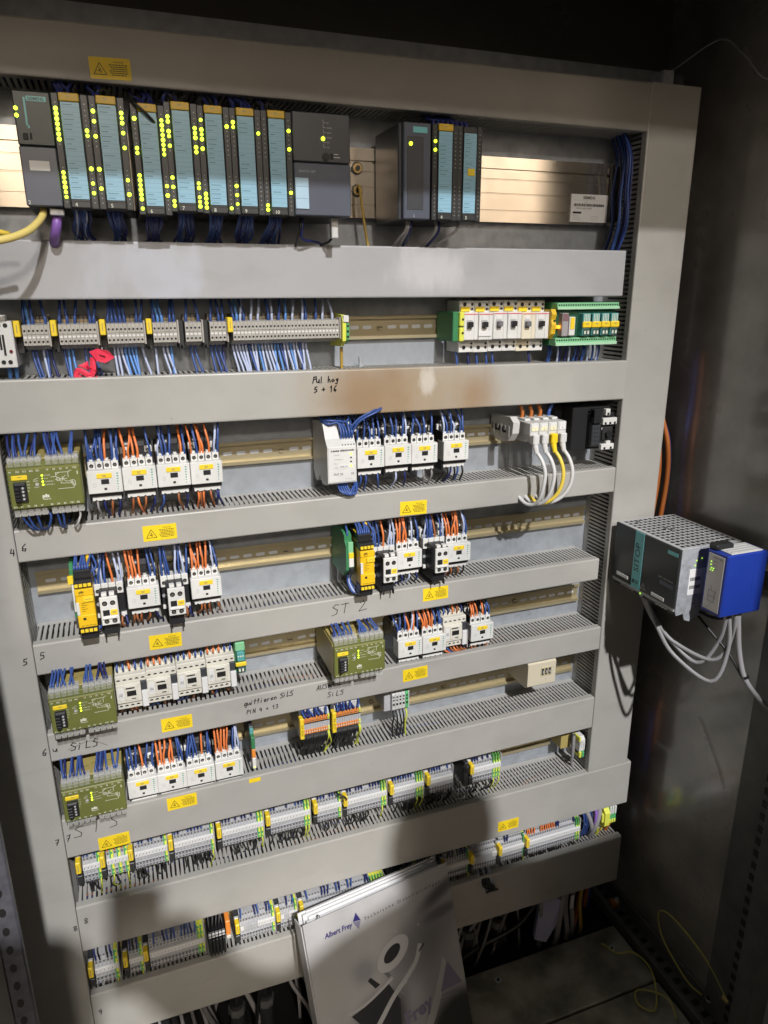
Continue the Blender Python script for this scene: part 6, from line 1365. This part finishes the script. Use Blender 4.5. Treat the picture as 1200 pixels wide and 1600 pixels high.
fpoly(q, [(.221, .232), (.237, .222), (.251, .174), (.232, .180)], GD, .00036); fpoly(q, [(.186, .222), (.212, .240), (.226, .215), (.214, .196)], GM, .00036)
fpoly(q, [(.257, .227), (.2895, .232), (.2895, .214), (.262, .211)], GD, .00036); fpoly(q, [(.100, .182), (.106, .186), (.122, .166), (.112, .163)], GD, .00036); fpoly(q, [(.122, .200), (.127, .203), (.146, .172), (.139, .170)], GM, .00036)
band(q, arc(.154, .209, .020, .0115, 0, 360, rot=32), arc(.156, .208, .037, .0225, 0, 360, rot=32), PALE, .00042); fpoly(q, arc(.154, .209, .0195, .0110, 0, 350, rot=32), GD, .00042)
cstrip(q, [(.214, .241), (.233, .233), (.252, .212), (.2595, .184), (.2555, .153), (.238, .115), (.219, .078), (.196, .045), (.17, .02)], .010, .017, PALE, .00046)
cstrip(q, [(.211, .203), (.198, .177), (.173, .155), (.143, .134), (.111, .104), (.083, .080)], .0085, .0095, PALE, .00050)
cstrip(q, [(.147, .1675), (.121, .1560), (.088, .1450), (.055, .1415)], .0055, .0045, PALE, .00048); cstrip(q, [(.166, .243), (.193, .2555), (.228, .2605), (.2895, .2505)], .003, .008, PALE, .00040)
cstrip(q, [(.170, .146), (.196, .177)], .0018, .0014, PALE, .00052); cstrip(q, [(.206, .190), (.219, .200)], .0028, .0036, GD, .00052); cstrip(q, [(.150, .150), (.164, .128)], .0010, .0008, GL, .00052)
fpoly(q, [(.2585, .150), (.283, .099), (.236, .100)], LAV, .0006); cstrip(q, [(.236, .093), (.279, .090)], .0022, .0022, LAV, .0006); cstrip(q, [(.232, .086), (.272, .082)], .0022, .0022, LAV, .0006); cstrip(q, [(.176, .050), (.226, .138)], .0010, .0008, GL, .00056)
o_ = fpt(.158, .070) - ny * .0006; text(q, "Frey", o_, .024, LAV, ex=(ex + ez * .25).normalized(), ez=(ez - ex * .12).normalized(), wid=.062, bold=.04)
q.build("cover_picture", fo, fix=False)
q = mb()
fpoly(q, [(.0915, .2925), (.0995, .3065), (.1065, .2905), (.0990, .2915)], NAVY, .0006); fpoly(q, [(.0915, .2915), (.0990, .2905), (.1065, .2895), (.1000, .2760)], LAV, .0006)
text(q, "Albert Frey", fpt(.0375, .2850) - ny * .0006, .0085, NAVY, ex=ex, ez=ez, wid=.052, bold=.03, shear=.12)
s_ = "Technische Dienstleistungen"; u = .1130
for ch in s_:
    if ch != ' ': text(q, ch, fpt(u, .2865 + (u - .113) * .045) - ny * .0006, .0056, PLC, ex=ex, ez=ez, bold=.01)
    u += .0064 if ch not in 'il t' else .0048
q.build("cover_lettering", fo, fix=False)

# ------------------------------------------------------------------ the room: floor, photographer, added shade post and cupboard
mb().box(-6, 10, -9, .6, -.05, 0.0, mat("hall_floor", (.30, .29, .28), .6, noise=.3, nscale=3)).build("floor"); bpy.data.objects["floor"]['kind'] = 'structure'
mb().box(-6, 10, -9.2, -9.0, 0.0, 4.4, mat("hall_wall_paint", (.72, .63, .53), .7, noise=.25, nscale=.6)).build("hall_wall"); bpy.data.objects["hall_wall"]['kind'] = 'structure'
def person():
    bm_v = [(.63, -1.25, .95), (.63, -1.26, 1.15), (.64, -1.25, 1.38), (.64, -1.22, 1.50), (.64, -1.20, 1.57), (.635, -1.17, 1.64),
            (.47, -1.22, 1.44), (.02, -1.24, 1.25), (.045, -1.10, 1.48), (.060, -1.06, 1.57), (.81, -1.23, 1.47), (.70, -1.10, 1.20), (.30, -1.09, 1.36), (.190, -1.06, 1.52),
            (.54, -1.25, .88), (.53, -1.22, .48), (.53, -1.26, .09), (.53, -1.16, .04), (.72, -1.25, .88), (.73, -1.22, .48), (.73, -1.26, .09), (.73, -1.16, .04), (.635, -1.17, 1.73)]
    ed = [(0, 1), (1, 2), (2, 3), (3, 4), (4, 5), (3, 6), (6, 7), (7, 8), (8, 9), (3, 10), (10, 11), (11, 12), (12, 13), (0, 14), (14, 15), (15, 16), (16, 17), (0, 18), (18, 19), (19, 20), (20, 21), (5, 22)]
    rad = [.16, .17, .19, .16, .07, .110, .10, .08, .095, .085, .11, .07, .060, .070, .095, .062, .045, .04, .095, .062, .045, .04, .075]
    me = bpy.data.meshes.new("person"); me.from_pydata(bm_v, ed, []); o = bpy.data.objects.new("person", me); COL.objects.link(o)
    sk = o.modifiers.new("skin", 'SKIN'); sv = me.skin_vertices[0].data
    for i, r in enumerate(rad): sv[i].radius = (r, r)
    sv[0].use_root = True
    o.modifiers.new("sub", 'SUBSURF').levels = 2; o.modifiers["sub"].render_levels = 2
    me.materials.append(mat("work_clothes", (.03, .035, .06), .8)); return o
pe = tag(person(), "person in dark work clothes photographing the cabinet with a raised phone", "person")
m = mb(); m.box(-.038, .038, -.004, .004, -.078, .078, BLACK, .003); ph = tag(m.build("mobile_phone"), "black mobile phone held up by the photographer", "phone"); ph.location = (.178, -1.035, 1.488); ph.rotation_euler = (math.radians(-16), 0, math.radians(-20))
tag(mb().box(1.005, 1.125, -1.06, -.96, 0, 2.06, FRAME, .004).build("added_shade_post"), "grey steel post standing in front of the cabinet's right edge, outside the picture", "post")  # unseen post, added to darken the right edge of the right column
tc = empty("added_shade_cupboard", (.98, -1.28, 0), "added grey cupboard out of view that shades the lowest duct", "cupboard")  # unseen block, added to keep light off the lowest duct's right part
mb().box(-.30, .45, -.20, .18, .03, 1.505, FRAME, .01).build("body", tc); mb().box(-.28, .06, .18, .20, .06, 1.44, FRAME, .004).build("door", tc); mb().box(.07, .43, .18, .20, .06, 1.44, FRAME, .004).build("door", tc); mb().box(.04, .055, .20, .22, .7, .85, ZINC, .003).build("handle", tc)
